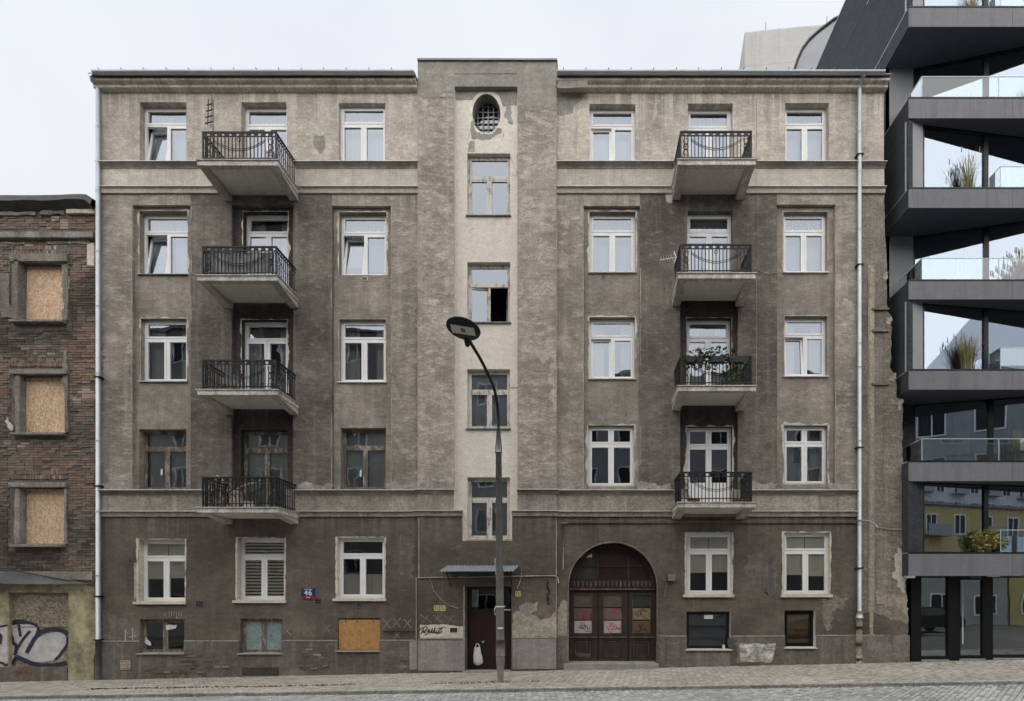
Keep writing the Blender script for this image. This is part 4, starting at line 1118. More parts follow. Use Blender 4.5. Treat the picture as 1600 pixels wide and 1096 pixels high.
# three leaves
cols = [(890, 934, 897, 925), (935, 981, 943, 971), (982, 1026, 988, 1016)]
rows = [(929, 949), (950, 969), (970, 990)]
boards = [['p_tan_d', 'bd_red', 'bd_white'], ['p_tan_d', 'bd_mauve', 'bd_white2'], ['bd_glass', 'bd_ochre', 'bd_brown']]
def scrawl_board(name, c): return plain(name, c, .7, 0, .12, 6)
BM = {'p_tan_d': scrawl_board('brown_board', (.105, .078, .062)), 'bd_red': scrawl_board('red_brown_board', (.13, .085, .075)), 'bd_white': scrawl_board('whitish_board', (.42, .40, .40)),
      'bd_mauve': scrawl_board('mauve_board', (.17, .105, .095)), 'bd_white2': scrawl_board('pink_white_board', (.44, .36, .36)), 'bd_glass': scrawl_board('dark_glass_board', (.03, .036, .036)),
      'bd_ochre': scrawl_board('ochre_board', (.25, .185, .115)), 'bd_brown': scrawl_board('orange_brown_board', (.14, .085, .05))}
scr = random.Random(5)
for ci, (a, b, c, d) in enumerate(cols):
    xa, xb, xc, xd = PX(a, yg), PX(b, yg), PX(c, yg), PX(d, yg)
    zt, zb2 = PZ(924, yg), g0 + .02
    lm = MB(); zu0, zu1 = PZ(929, yg), PZ(991, yg); zl0, zl1 = PZ(1001, yg), zb2 + .12
    lm.box(xa, xc, yg - .02, yg + .03, zb2, zt); lm.box(xd, xb, yg - .02, yg + .03, zb2, zt)
    lm.box(xc, xd, yg - .02, yg + .03, zu0, zt); lm.box(xc, xd, yg - .02, yg + .03, zl0, zu1); lm.box(xc, xd, yg - .02, yg + .03, zb2, zl1)
    lm.box(xc, xd, yg + .012, yg + .028, zl1, zl0)
    leaf = lm.build('gate_leaf', M['gate'], gate)
    mo = MB(); frame_rect(mo, xc - .012, xd + .012, zu1 - .012, zu0 + .012, .02, yg - .032, yg - .018); frame_rect(mo, xc + .03, xd - .03, zl1 + .03, zl0 - .03, .02, yg - .004, yg + .013); mo.box(xa + .02, xb - .02, yg - .05, yg - .018, (zl0 + zu1) / 2 - .02, (zl0 + zu1) / 2 + .025)
    mo.build('moulding', M['gate_lt'], gate)
    for ri, (p, q) in enumerate(rows):
        za, zb3 = PZ(q, yg), PZ(p, yg)
        bo = MB(); bo.box(xc + .008, xd - .008, yg + .002, yg + .016, za + .008, zb3 - .006)
        # hand-drawn tags on the boards
        k = boards[ci][ri]
        ob = bo.build('board', BM[k], gate)
        if k in ('bd_red', 'bd_white', 'bd_mauve', 'bd_white2', 'bd_ochre', 'bd_brown', 'p_tan_d'):
            ink = {'bd_red': 'ink_red', 'bd_mauve': 'ink_red', 'bd_white2': 'ink_red'}.get(k, 'ink')
            sk = MB(); w2, h2 = xd - xc, zb3 - za
            for s in range(1 if k == 'p_tan_d' else 4):
                x, z = xc + w2 * scr.uniform(.15, .5), za + h2 * (scr.uniform(.25, .7) if k != 'p_tan_d' else .2); pts = []
                for t in range(7): pts.append((x, yg - .0005, z)); x = min(xd - .04, max(xc + .03, x + scr.uniform(-.02, .1))); z = min(zb3 - .03, max(za + .03, z + scr.uniform(-.11, .11) * (.25 if k == 'p_tan_d' else 1)))
                sk.ribbon(smooth_path(pts, 4), .014)
            sk.build('scrawl', M[ink], gate)
blob([(897, 1019), (912, 1021), (922, 1019), (921, 1030), (908, 1030)], yg + .008, M['rust'], 'bare_wood_patch', jag=.05, parent=gate, seed=71)
MB().box(GX0 - .12, GX1 + .02, -.22, yg, gz(GC) - .1, g0).build('gate_step', M['stone'], gate)
MB().box(GX0 + .02, GX1 - .02, yg - .06, yg - .02, g0, g0 + .035).build('gate_threshold', M['edge'], gate)
MB().box(GX0 - .1, GX1 + .1, 2.5, 2.6, g0 - .3, GZT + .2).build('passage_wall', M['room_dk'], gate)
# worn stone jamb blocks
for px in (883, 1034):
    m = MB(); m.box(PX(px) - .09, PX(px) + .09, -.075, .0, gz(PX(px)) - .1, PZ(994)); m.build('gate_jamb_plinth', M['p_plinth_r'], wall)

# ------------------------------------------------------------------ drainpipes, conduits, vents
def pipe(px, y0, y1, Y, r, seams, mat='pipe', elbow=True):
    x = PX(px, Y); pts = [(x, Y, PZ(y1, Y)), (x, Y, PZ(y0, Y))]
    if elbow: pts += [(x, Y - .05, PZ(y0, Y) + .12), (x, -.36, PZ(119, -.34) + .03)]
    dp = MB().tube(pts, r, 14).build('drainpipe', M[mat], house, True)
    for s in seams:
        MB().tube([(x, Y, PZ(s, Y) - .02), (x, Y, PZ(s, Y) + .02)], r + .007, 14).build('pipe_joint', M['zinc'], dp, True)
    return dp, x
dp, x = pipe(153.5, 138, 1000, -.09, .062, (200, 300, 394, 480, 585, 690, 800, 900))
MB().tube([(x, -.09, PZ(1000, -.09)), (x, -.09, gz(x) - .1)], .07, 12).build('cast_iron_shoe', M['tar'], dp, True)
for py in (590, 760, 932, 1000): MB().box(x - .09, x + .1, -.16, .0, PZ(py, -.09) - .02, PZ(py, -.09) + .02).build('pipe_clamp', M['iron'], dp)
dp, x = pipe(1343, 140, 962, -.10, .062, (208, 270, 360, 415, 538, 575, 690, 820))
MB().tube([(x, -.1, PZ(955, -.1)), (x, -.1, PZ(966, -.1))], [.065, .11], 12).build('pipe_shoe', M['zinc'], dp, True)
m = MB(); zz = [PZ(966, -.1) - i * .12 for i in range(13)]
m.tube([(x + .03 * nz(1, z, 2), -.07, z) for z in zz], [.095 + .03 * nz(3, z, 3) for z in zz], 10); m.build('plastered_pipe_base', M['p_tan'], dp, True)
for py in (243, 415, 700, 888): MB().box(x - .1, x + .1, -.17, .0, PZ(py, -.1) - .018, PZ(py, -.1) + .018).build('pipe_clamp', M['iron'], dp)
def conduit(pts, r=.013, mat='zinc_dk', Y=-.03, name='conduit'):
    P = [(PX(a, Y if len(p_) < 3 else p_[2]), Y if len(p_) < 3 else p_[2], PZ(b, Y if len(p_) < 3 else p_[2])) for p_ in pts for a, b in [p_[:2]]]
    return MB().tube(P, r, 6).build(name, M[mat], house, True)
conduit([(650.5, 1000), (650.5, 903), (656, 903)], .018, 'edge', -.05); conduit([(652, 903), (867, 900), (871, 902), (873, 911)], .018, 'edge', RIS - .03)
conduit([(880, 822), (880, 890)], .02, 'zinc_dk', -.03); conduit([(876, 818), (888, 818)], .025, 'zinc_dk', -.035)
course('conduit_trunking', 884, 1343, [(.0, PZ(818)), (-.05, PZ(818)), (-.06, PZ(814)), (.0, PZ(813))], M['p_ground'])
conduit([(1340, 813), (1358, 814), (1366, 819), (1371, 824)], .022, 'zinc', -.16)
conduit([(1371, 824), (1385, 827), (1412, 828)], .01, 'edge', -.03)
conduit([(1183, 110), (1181.5, 250), (1182, 430), (1182, 600)], .006, 'edge', -.03, 'cable')
conduit([(1182, 421), (1198, 428), (1226, 425)], .006, 'edge', -.03, 'cable')
conduit([(599, 987), (650, 987)], .016, 'iron', -.04); 
conduit([(672, 905), (678, 924), (690, 938), (702, 947), (716, 951)], .012, 'edge', RIS - .02, 'cable')
conduit([(815, 888), (814, 905), (808, 920)], .012, 'edge', RIS - .03, 'cable')
conduit([(797, 243), (809, 273)], .004, 'zinc_dk', NICHE - .01, 'cable')
conduit([(797, 606), (812, 606)], .007, 'zinc_dk', NICHE - .01, 'cable')
conduit([(330, 136), (331, 150), (329, 200)], .007, 'iron', -.02, 'cable')
def vent(px, py, w_, h, Y=0.0, mat='black', rim='edge'):
    x, z = PX(px, Y), PZ(py, Y); a, b = w_ / 104, h / 104
    v = MB(); frame_rect(v, x - a - .012, x + a + .012, z - b - .012, z + b + .012, .014, Y - .012, Y); v = v.build('vent', M[rim], house)
    MB().box(x - a, x + a, Y - .006, Y - .001, z - b, z + b).build('vent_opening', M[mat], v)
    for k in range(3): MB().box(x - a, x + a, Y - .01, Y - .006, z - b + (k + .5) * b * .66 - .006, z - b + (k + .5) * b * .66 + .006).build('vent_slat', M['zinc_dk'], v)
vent(312, 944, 12, 9, 0, 'black', 'zinc_dk'); vent(497, 940, 10, 9, 0, 'black', 'zinc_dk'); vent(561, 946, 8, 7, 0, 'black', 'zinc_dk')
vent(570, 436, 8, 5, PAN, 'black', 'p_cream'); vent(943, 432, 6, 6, PAN, 'black', 'zinc_dk')
vent(196, 1039, 17, 16, -.045, 'p_tan', 'rust'); vent(709, 985, 12, 8, RIS - .006, 'black', 'pvc')
m = MB(); m.box(PX(380), PX(437), -.055, -.03, PZ(1055), PZ(1043)); m.build('cellar_recess_plate', M['p_soot_shade'], house)  # plain dark plate standing in for the shaded cellar recess
# broken wall bracket beside the gate
lb = thing('wall_bracket', (PX(1044), -.02, PZ(930)), 'broken old metal lamp bracket on the wall right of the arched gate', 'bracket')
MB().box(PX(1043), PX(1054), -.14, .0, PZ(908), PZ(898)).build('box', M['zinc_dk'], lb)
frm = MB(); frame_rect(frm, PX(1044), PX(1053), PZ(907.5), PZ(898.5), .015, -.152, -.138); frm.build('box_rim', M['p_tan'], lb)
MB().tube([(PX(1036), -.02, PZ(905)), (PX(1038), -.12, PZ(908)), (PX(1041), -.1, PZ(912)), (PX(1039), -.04, PZ(925)), (PX(1038), -.02, PZ(934))], .02, 6).build('arm', M['zinc_dk'], lb)
blob([(1034, 900), (1040, 898), (1045, 912), (1041, 928), (1037, 936), (1036, 915)], -.007, M['p_ground'], 'plaster_patch', .05, seed=81)
hk = thing('wall_hook', (PX(857), RIS, PZ(940)), 'dark rusty chain hook on the wall between door and gate', 'hook')
MB().tube(smooth_path([(PX(857), RIS - .03, PZ(908)), (PX(855), RIS - .05, PZ(915)), (PX(859), RIS - .05, PZ(924)), (PX(856), RIS - .05, PZ(932)), (PX(858), RIS - .03, PZ(945))]), .025, 6).build('chain', M['iron'], hk, True)
for k in range(5): MB().tube([(PX(857) - .06 + .02 * (k % 2), RIS - .04, PZ(912 + 7 * k)), (PX(857) + .05, RIS - .06, PZ(914 + 7 * k))], .014, 5).build('link', M['rust'], hk)

# ------------------------------------------------------------------ scratches and tags on the plaster (flat paint)
def strokes(list_, Y, wd, mat, name, parent=None):
    m = MB()
    for i, s in enumerate(list_):
        m.ribbon(smooth_path([(PX(a, Y), Y - .0004 * i, PZ(b, Y)) for a, b in s], 5) if len(s) > 2 else [(PX(a, Y), Y - .0004 * i, PZ(b, Y)) for a, b in s], wd)
    return m.build(name, M[mat], parent or wall)
xs2 = []
for x, y, r in ((449, 986, 6.5), (481, 983, 7.5), (511, 982, 7.5), (605, 975, 8), (620, 973.5, 7.5), (637, 974.5, 7), (621, 992, 5)):
    xs2 += [[(x - r * .8, y - r), (x + r * .8, y + r)], [(x + r * .8, y - r), (x - r * .9, y + r)]]
strokes(xs2, -.008, .014, 'edge', 'scratched_crosses')
strokes([[(656, 960), (675, 973)], [(669, 961), (660, 974)], [(677, 961), (693, 975)], [(694, 962), (712, 974)], [(708, 962), (698, 976)], [(686, 962), (680, 970)]], RIS - .008, .012, 'edge', 'scratched_crosses')
def crop2(pts): return [(640 + a / 15.65, 930 + b / 15.65) for a, b in pts]
tagp = [[(270, 955), (310, 890), (345, 815)], [(238, 865), (330, 795), (415, 782), (432, 815), (385, 875), (310, 903), (400, 915)], [(480, 835), (440, 880), (470, 905), (440, 940), (370, 982)],
        [(490, 850), (478, 920), (520, 900), (565, 812)], [(560, 815), (545, 925), (585, 900), (625, 798)], [(620, 800), (602, 925), (650, 890)], [(655, 865), (640, 930), (690, 925)], [(700, 825), (760, 815), (822, 785)], [(822, 785), (740, 860), (675, 930)], [(675, 935), (730, 925), (800, 895)], [(850, 775), (872, 790), (868, 800)]]
strokes([crop2(p) for p in tagp], RIS - .012, .028, 'ink', 'painted_tag')
strokes([[(196, 984), (196, 1001)], [(207, 982), (207, 1001)], [(201, 996), (212, 994)]], -.012, .03, 'p_band', 'paint_drips')
drips = [[(256 + 4 * i + random.uniform(-1, 1), 957 + random.uniform(-2, 2)), (256 + 4 * i, 964 + random.uniform(-2, 3))] for i in range(8)]
strokes(drips, -.006, .02, 'p_tan', 'pale_drips')
# pale runs below the stairwell sill
runs = [[(732 + 5 * i + random.uniform(-2, 2), 340), (731 + 5 * i + random.uniform(-2, 2), 350 + random.uniform(0, 18))] for i in range(13)]
strokes(runs[::3], NICHE - .004, .016, 'p_corn', 'rust_runs')
for pts in ([(1222, 265), (1224, 272), (1221, 278), (1226, 290)],):
    pass
strokes([[(970, 262), (973, 272), (971, 278), (977, 290)]], -.026, .01, 'zinc_dk', 'crack')
strokes([[(732, 362), (736, 359), (740, 357)], [(808, 240), (808, 273), (800, 273)]], NICHE - .006, .01, 'zinc_dk', 'crack')

# ------------------------------------------------------------------ signs
def text_mesh(body, size, mat, loc, parent, name='lettering', extr=.002):
    cu = bpy.data.curves.new(name, 'FONT'); cu.body = body; cu.size = size; cu.align_x = 'CENTER'; cu.align_y = 'CENTER'; cu.extrude = extr; cu.offset = size * .006; cu.space_character = 1.08
    t = bpy.data.objects.new(name, cu); col.objects.link(t)
    dg = bpy.context.evaluated_depsgraph_get(); me = bpy.data.meshes.new_from_object(t.evaluated_get(dg))
    bpy.data.objects.remove(t)
    me.materials.clear(); me.materials.append(mat)
    for v in me.vertices: v.co = Vector((v.co.x, -v.co.z, v.co.y))
    return inst(name, me, loc, parent)
sx0, sx1, sz0, sz1 = PX(472), PX(492.5), PZ(936), PZ(919.5)
sg = thing('house_number_sign', ((sx0 + sx1) / 2, -.02, sz0), 'blue enamel house number sign reading 46 with red lower edge', 'sign')
MB().box(sx0, sx1, -.035, -.001, sz0 + .085, sz1).build('blue_plate', M['sign_blue'], sg)
MB().box(sx0, sx1, -.034, -.001, sz0, sz0 + .084).build('red_strip', M['sign_red'], sg)
text_mesh('46', .225, M['sign_white'], ((sx0 + sx1) / 2, -.038, sz0 + .175), sg, 'number')
for k in range(9):
    if k == 2: continue
    x = sx0 + .08 + k * .028; MB().box(x, x + .018, -.0365, -.035, sz1 - .042, sz1 - .024).build('street_name_letter', M['sign_white'], sg)
for k in range(6):
    x = sx0 + .14 + k * .02; MB().box(x, x + .014, -.0355, -.034, sz0 + .03, sz0 + .055).build('district_letter', M['sign_white'], sg)
def plate(px, py, lab):
    x, z, Y = PX(px, RIS), PZ(py, RIS), RIS
    t = thing('utility_plate', (x, Y, z - .08), lab, 'sign', 'small yellow utility plates by the entrance door')
    MB().box(x - .078, x + .078, Y - .012, Y - .001, z - .082, z + .082).build('plate', M['sign_yel'], t)
    for k, (a, b, c, d) in enumerate(((-.055, -.02, .03, .06), (.0, .05, .035, .045), (-.05, .04, -.005, .008), (.01, .055, -.045, -.03), (-.055, -.03, -.05, -.02))):
        MB().box(x + a, x + b, Y - .0135, Y - .012, z + c, z + d).build('printed_mark', M['ink'], t)
plate(682.5, 950.5, 'left one of the paired yellow utility plates left of the door')
plate(692, 950.5, 'right one of the paired yellow utility plates left of the door')
plate(809.5, 928, 'single yellow utility plate on the wall right of the door')

# ------------------------------------------------------------------ street lamp
LY = -2.3; ls = FPX / 13.7
lx0, lz0 = PX(782, LY), gz(PX(782, LY), LY)
lx1, lz1 = PX(779, LY), PZ(706, LY); lz2 = PZ(668, LY)
lamp = thing('street_lamp', (lx0, LY, lz0), 'tall concrete street lamp with curved dark arm and round led head', 'street lamp')
MB().tube([(lx0, LY, lz0 - .3), (lx0, LY, lz0 + .5), (lx1, LY, lz1)], [.115, .112, .075], 12).build('pole', M['pole'], lamp, True)
MB().tube([(lx1, LY, lz1 - .03), (lx1, LY, lz1 + .02), (lx1, LY, lz2)], [.098, .095, .042], 14).build('collar', M['zinc_dk'], lamp, True)
hy = -4.1; hx, hz = PX(724, hy), PZ(514, hy)
arm = smooth_path([(lx1, LY, lz2 - .02), (lx1 - .005, LY - .03, lz2 + .35), (lx1 - .06, LY - .25, lz2 + .85), (lx1 - .22, LY - .85, lz2 + 1.22), (hx + .07, hy + .42, hz - .10), (hx + .03, hy + .2, hz - .02)], 8)
MB().tube(arm, .038, 10).build('arm', M['lamp_dk'], lamp, True)
rotm = Matrix.Translation((hx, hy, hz)) @ Matrix.Rotation(R(9), 4, 'Y') @ Matrix.Rotation(R(-13), 4, 'X')
hd = MB(); N = 36; ring_ = []
for r0, z0 in ((.0, .075), (.2, .07), (.345, .045), (.385, .012), (.38, -.015), (.34, -.03), (.0, -.03)):
    n0 = len(hd.v); ring_.append(n0)
    for k in range(N): a = 6.2832 * k / N; hd.v.append((r0 * math.cos(a), r0 * .92 * math.sin(a), z0))
for i in range(len(ring_) - 1):
    for k in range(N): hd.f.append((ring_[i] + k, ring_[i] + (k + 1) % N, ring_[i + 1] + (k + 1) % N, ring_[i + 1] + k)); hd.m.append(0)
hd.xform(rotm); head = hd.build('lamp_head', M['lamp_dk'], lamp, True)
l_ = MB(); l_.box(-.265, .265, -.125, .125, -.042, -.031); l_.xform(rotm); l_.build('led_panel', M['led'], head)
l_ = MB(); l_.box(-.05, .05, -.06, .06, -.046, -.0425); l_.xform(rotm); l_.build('led_chip', M['zinc_dk'], head)
l_ = MB(); l_.tube([(0, .3, -.0), (.02, .48, -.05)], .055, 10); l_.xform(rotm); l_.build('socket', M['lamp_dk'], head, True)
zs_ = PZ(949, LY)
MB().tube([(lx0, LY, zs_), (lx0, LY, zs_ + .035)], .116, 14).build('tape_band', M['paper'], lamp, True)
MB().tube([(lx0 - .11, LY - .06, zs_ + .02), (lx0 - .14, LY - .08, zs_ - .06), (lx0 - .125, LY - .08, zs_ - .2)], .012, 6).build('tape_end', M['paper'], lamp)
MB().box(lx0 - .05, lx0 + .08, LY - .125, LY - .112, PZ(983, LY), PZ(980, LY)).build('sticker', M['paper'], lamp)
MB().tube([(lx0, LY, PZ(1025, LY)), (lx0, LY, PZ(1000, LY))], [.121, .118], 14).build('torn_poster_band', M['p_plinth'], lamp, True)
MB().prism([(lx0 - .16, PZ(872, LY)), (lx0 - .10, PZ(872, LY)), (lx0 - .10, PZ(898, LY)), (lx0 - .13, PZ(899, LY))], LY - .02, LY - .01, 'y').build('sign_edge', M['edge'], lamp)
# litter
o = inst('paper_scrap', MB().prism([(-.07, -.03), (.05, -.04), (.08, .02), (-.02, .04)], 0, .008, 'z').mesh('paper_scrap', M['paper']), (PX(1140, -.25), -.25, gz(PX(1140), -.25) + .006))
tag(o, 'small white paper scrap lying on the pavement near the wall', 'litter')

# ------------------------------------------------------------------ antennas and balcony contents
b, xl, xr, z0, yr = BALC['L', 5]
an = thing('rake_antenna', (PX(332, yr), yr, z0), 'dark upright dipole antenna mast on the top left balcony', 'antenna')
mx = PX(333, yr)
MB().tube([(mx, yr, z0), (mx, yr, z0 + 1.75)], .012, 6).build('mast', M['iron'], an)
for k in range(4):
    z = z0 + 1.1 + .17 * k; MB().tube([(mx - .2 + .02 * k, yr - .05, z - .06), (mx - .02, yr + .02, z + .06)], .016, 5).build('dipole', M['iron'], an)
    MB().tube([(mx - .16, yr - .03, z - .02), (mx, yr, z + .03)], .009, 5).build('arm', M['iron'], an)
MB().tube([(mx - .13, yr - .03, z0 + 1.0), (mx - .11, yr - .03, z0 + 1.75)], .013, 5).build('boom', M['iron'], an)
b, xl, xr, z0, yr = BALC['R', 4]
an = thing('yagi_antenna', (xl, -.7, z0), 'white television antenna sticking out left of the third floor right balcony', 'antenna')
ax, az = PX(1058, -.7), PZ(402, -.7)
MB().tube([(PX(1031, -.7), -.7, PZ(407, -.7)), (ax, -.7, az)], .012, 6).build('boom', M['pvc'], an)
for k in range(6):
    t = k / 6; MB().tube([(PX(1032 + 24 * t, -.7), -.85, PZ(407 - 5 * t, -.7)), (PX(1032 + 24 * t, -.7), -.55, PZ(407 - 5 * t, -.7))], .006, 4).build('element', M['pvc'], an)
for s in (-1, 1): MB().tube([(ax - .02, -.7, az), (ax - .09, -.7, az + s * .16)], .014, 5).build('reflector', M['pvc'], an)

def leaves(name, c, rx, ry, rz, n, cols, size, lab, cat, group=None, stems=True, pot=None, drop=0.0, seed=1):
    rg = random.Random(seed)
    t = thing(name, (c[0], c[1], c[2]), lab, cat, group)
    m = MB()
    for i in range(n):
        while True:
            p = Vector((rg.uniform(-1, 1), rg.uniform(-1, 1), rg.uniform(-1, 1)))
            if p.length < 1 and nz(p.x * 2 + seed, p.z * 2, 1.3, seed) > -.25: break
        q = Vector((c[0] + p.x * rx, c[1] + p.y * ry, c[2] + rz + p.z * rz)); s = size * rg.uniform(.6, 1.3)
        a = rg.uniform(0, 6.28); d = Vector((math.cos(a), math.sin(a), rg.uniform(-.6, .8))).normalized(); e = d.cross(Vector((rg.uniform(-1, 1), rg.uniform(-1, 1), .4))).normalized()
        n0 = len(m.v); m.v += [tuple(q), tuple(q + d * s * .5 + e * s * .3), tuple(q + d * s), tuple(q + d * s * .5 - e * s * .3)]
        m.f.append((n0, n0 + 1, n0 + 2, n0 + 3)); m.m.append(0); k = sc3(rg.choice(cols), rg.uniform(.7, 1.25)); m.c += [k] * 4
    m.build('foliage', M['leaf'], t)
    if stems:
        sm = MB()
        for i in range(7):
            a = rg.uniform(0, 6.28); sm.tube(smooth_path([(c[0], c[1], c[2]), (c[0] + .4 * rx * math.cos(a), c[1] + .4 * ry * math.sin(a), c[2] + rz), (c[0] + .8 * rx * math.cos(a), c[1] + .8 * ry * math.sin(a), c[2] + 1.7 * rz)], 3), .006, 4)
        sm.build('stem', M['old_wood'], t)
    if pot:
        pm = MB(); pm.prism([(-pot, -.0), (pot, 0), (pot * 1.15, .2), (-pot * 1.15, .2)], -pot * .8, pot * .8, 'y'); pm.xform(Matrix.Translation((c[0], c[1], c[2] - drop))); pm.build('pot', M['terra'], t)
    return t
def grass(name, c, h, n, spread, cols, lab, cat, group=None, seed=1, heads=0):
    rg = random.Random(seed); t = thing(name, c, lab, cat, group); m = MB(); hm = MB()
    for i in range(n):
        a = rg.uniform(0, 6.28); r0 = abs(rg.gauss(0, .25)) * spread * .5; L = h * rg.uniform(.5, 1.1); lean = rg.uniform(.05, .75) * spread
        p0 = Vector((c[0] + r0 * math.cos(a), c[1] + r0 * math.sin(a) * .6, c[2])); d = Vector((math.cos(a), math.sin(a) * .6, 0)); sd = Vector((-math.sin(a), math.cos(a), 0)) * .010
        pts = [p0 + d * lean * (k / 4) ** 2 + Vector((0, 0, L * (k / 4) * (1 - .22 * (k / 4) ** 2 * lean / max(.1, spread)))) for k in range(5)]
        n0 = len(m.v); k_ = sc3(rg.choice(cols), rg.uniform(.7, 1.3))
        for k, p in enumerate(pts): w2 = 1 - k / 4.6; m.v += [tuple(p - sd * w2), tuple(p + sd * w2)]; m.c += [k_] * 2
        for k in range(4): m.f.append((n0 + 2 * k, n0 + 2 * k + 1, n0 + 2 * k + 3, n0 + 2 * k + 2)); m.m.append(0)
        if heads and i % heads == 0:
            q = pts[-1]; n1 = len(hm.v); hm.v += [tuple(q + Vector((-.018, 0, -.05))), tuple(q + Vector((.018, 0, -.05))), tuple(q + Vector((.014, 0, .12))), tuple(q + Vector((-.008, 0, .14)))]; hm.f.append((n1, n1 + 1, n1 + 2, n1 + 3)); hm.m.append(0); hm.c += [sc3((.26, .21, .14), rg.uniform(.7, 1.2))] * 4
    m.build('blades', M['leaf'], t)
    if hm.v: hm.build('seed_heads', M['leaf'], t)
    return t
GRN = [(.06, .10, .035), (.085, .12, .04), (.05, .085, .03), (.10, .12, .05)]
b, xl, xr, z0, yr = BALC['R', 3]
leaves('trailing_plant', (xl + .8, yr - .06, z0 + .42), .85, .14, .34, 420, GRN, .10, 'loose leafy climber over the rail of the second floor right balcony', 'plant', seed=3)
leaves('flower_bush', (xl + 1.5, yr + .16, z0 + .0), .4, .2, .3, 420, [(.12, .18, .06), (.16, .2, .08), (.09, .14, .05)], .085, 'dense green bush behind bars at right of the second floor right balcony', 'plant', seed=4)
for i, (dx, nm) in enumerate(((.35, 'left'), (1.0, 'middle'), (1.55, 'right'))):
    t = thing('flower_box', (xl + dx, yr - .02, z0 + .62), '%s black flower box hanging on the second floor right balcony rail' % nm, 'flower box', 'flower boxes on the second floor right balcony')
    MB().prism([(-.2, 0), (.2, 0), (.23, .17), (-.23, .17)], -.07, .07, 'y').xform(Matrix.Translation((xl + dx, yr - .08, z0 + .62))).build('trough', M['black'], t)
    MB().box(xl + dx - .2, xl + dx + .2, yr - .14, yr - .02, z0 + .77, z0 + .775).build('soil', M['bed'], t)
o = thing('orange_flower', (xl + .5, yr - .04, z0 + .95), 'small orange flower head above the second floor right balcony rail', 'flower')
MB().tube([(xl + .5, yr - .04, z0 + .78), (xl + .5, yr - .05, z0 + .98)], .006, 4).build('stalk', M['old_wood'], o)
fm_ = MB()
for k in range(8):
    a = k * .785; c_ = Vector((xl + .5, yr - .06, z0 + 1.0)); n0 = len(fm_.v)
    fm_.v += [tuple(c_), tuple(c_ + Vector((.07 * math.cos(a - .3), -.01, .07 * math.sin(a - .3)))), tuple(c_ + Vector((.085 * math.cos(a), -.02, .085 * math.sin(a)))), tuple(c_ + Vector((.07 * math.cos(a + .3), -.01, .07 * math.sin(a + .3))))]
    fm_.f.append((n0, n0 + 1, n0 + 2, n0 + 3)); fm_.m.append(0); fm_.c += [(.55, .22, .10)] * 4
fm_.build('petals', M['leaf'], o)
def crate(side, fl, dx, w_, h, mat, lab, name='balcony_box', y_=.3):
    b, xl, xr, z0, yr = BALC[side, fl]; x = xl + dx
    t = thing(name, (x, yr + y_, z0), lab, 'box')
    MB().prism([(-w_ / 2, 0), (w_ / 2, 0), (w_ / 2 * 1.1, h), (-w_ / 2 * 1.1, h)], -.12, .12, 'y').xform(Matrix.Translation((x, yr + y_, z0))).build('body', M[mat], t)
    MB().box(x - w_ / 2 * 1.14, x + w_ / 2 * 1.14, yr + y_ - .14, yr + y_ + .14, z0 + h - .03, z0 + h).build('rim', M[mat], t)
crate('L', 5, 1.78, .4, .14, 'terra', 'low terracotta trough on the floor of the top left balcony', y_=.2)
crate('L', 5, 1.7, .2, .55, 'pvc', 'white plastic box standing on the top left balcony', y_=.4)
crate('R', 2, .18, .22, .22, 'sign_white', 'white tiled box at left on the first floor right balcony')
crate('R', 2, .4, .3, .12, 'terra', 'red trough on the floor of the first floor right balcony', y_=.2)
crate('R', 2, 1.75, .4, .1, 'terra', 'terracotta trough at right on the first floor right balcony', y_=.2)
crate('L', 2, 1.1, .2, .2, 'paper', 'white bucket on the first floor left balcony')
b, xl, xr, z0, yr = BALC['L', 2]
t = thing('stored_pole', (xl + .6, yr + .4, z0), 'pale stick leaning across the first floor left balcony', 'stick')
MB().tube([(xl + .2, yr + .2, z0 + .1), (xl + .75, yr + .5, z0 + .7), (xl + 1.2, -.1, z0 + .98)], .02, 6).build('shaft', M['p_tan'], t)
t = thing('folded_bicycle', (xl + .4, yr + .3, z0), 'dark clutter of tubes and a wheel stored on the first floor left balcony', 'bicycle')
for k, (cx_, r0) in enumerate(((.3, .26), (.75, .26))):
    MB().tube([(xl + cx_ + r0 * math.cos(a * .4), yr + .25 + .02 * k, z0 + .3 + r0 * math.sin(a * .4)) for a in range(17)], .018, 6).build('wheel', M['iron'], t, True)
MB().tube([(xl + .3, yr + .26, z0 + .3), (xl + .5, yr + .26, z0 + .75), (xl + .75, yr + .26, z0 + .3), (xl + .45, yr + .26, z0 + .35), (xl + .5, yr + .26, z0 + .75)], .016, 6).build('frame', M['iron'], t)
MB().tube([(xl + .3, yr + .26, z0 + .3), (xl + .36, yr + .26, z0 + .88), (xl + .3, yr + .12, z0 + .92)], .014, 6).build('handlebar', M['pvc'], t)
b, xl, xr, z0, yr = BALC['L', 3]
t = thing('folding_chair', (xl + .5, yr + .35, z0), 'dark folded chair leaning on the second floor left balcony', 'chair')
for k in (0, .3): MB().tube([(xl + .25 + k, yr + .25, z0), (xl + .6 + k, yr + .4, z0 + .7)], .014, 6).build('leg', M['iron'], t)
MB().prism([(xl + .3, z0 + .3), (xl + .75, z0 + .22), (xl + .85, z0 + .5), (xl + .45, z0 + .6)], yr + .28, yr + .3, 'y').build('seat', M['zinc_dk'], t)
MB().box(xl + .72, xl + .82, yr + .3, yr + .33, z0 + .2, z0 + .36).build('cushion', M['sign_yel'], t)

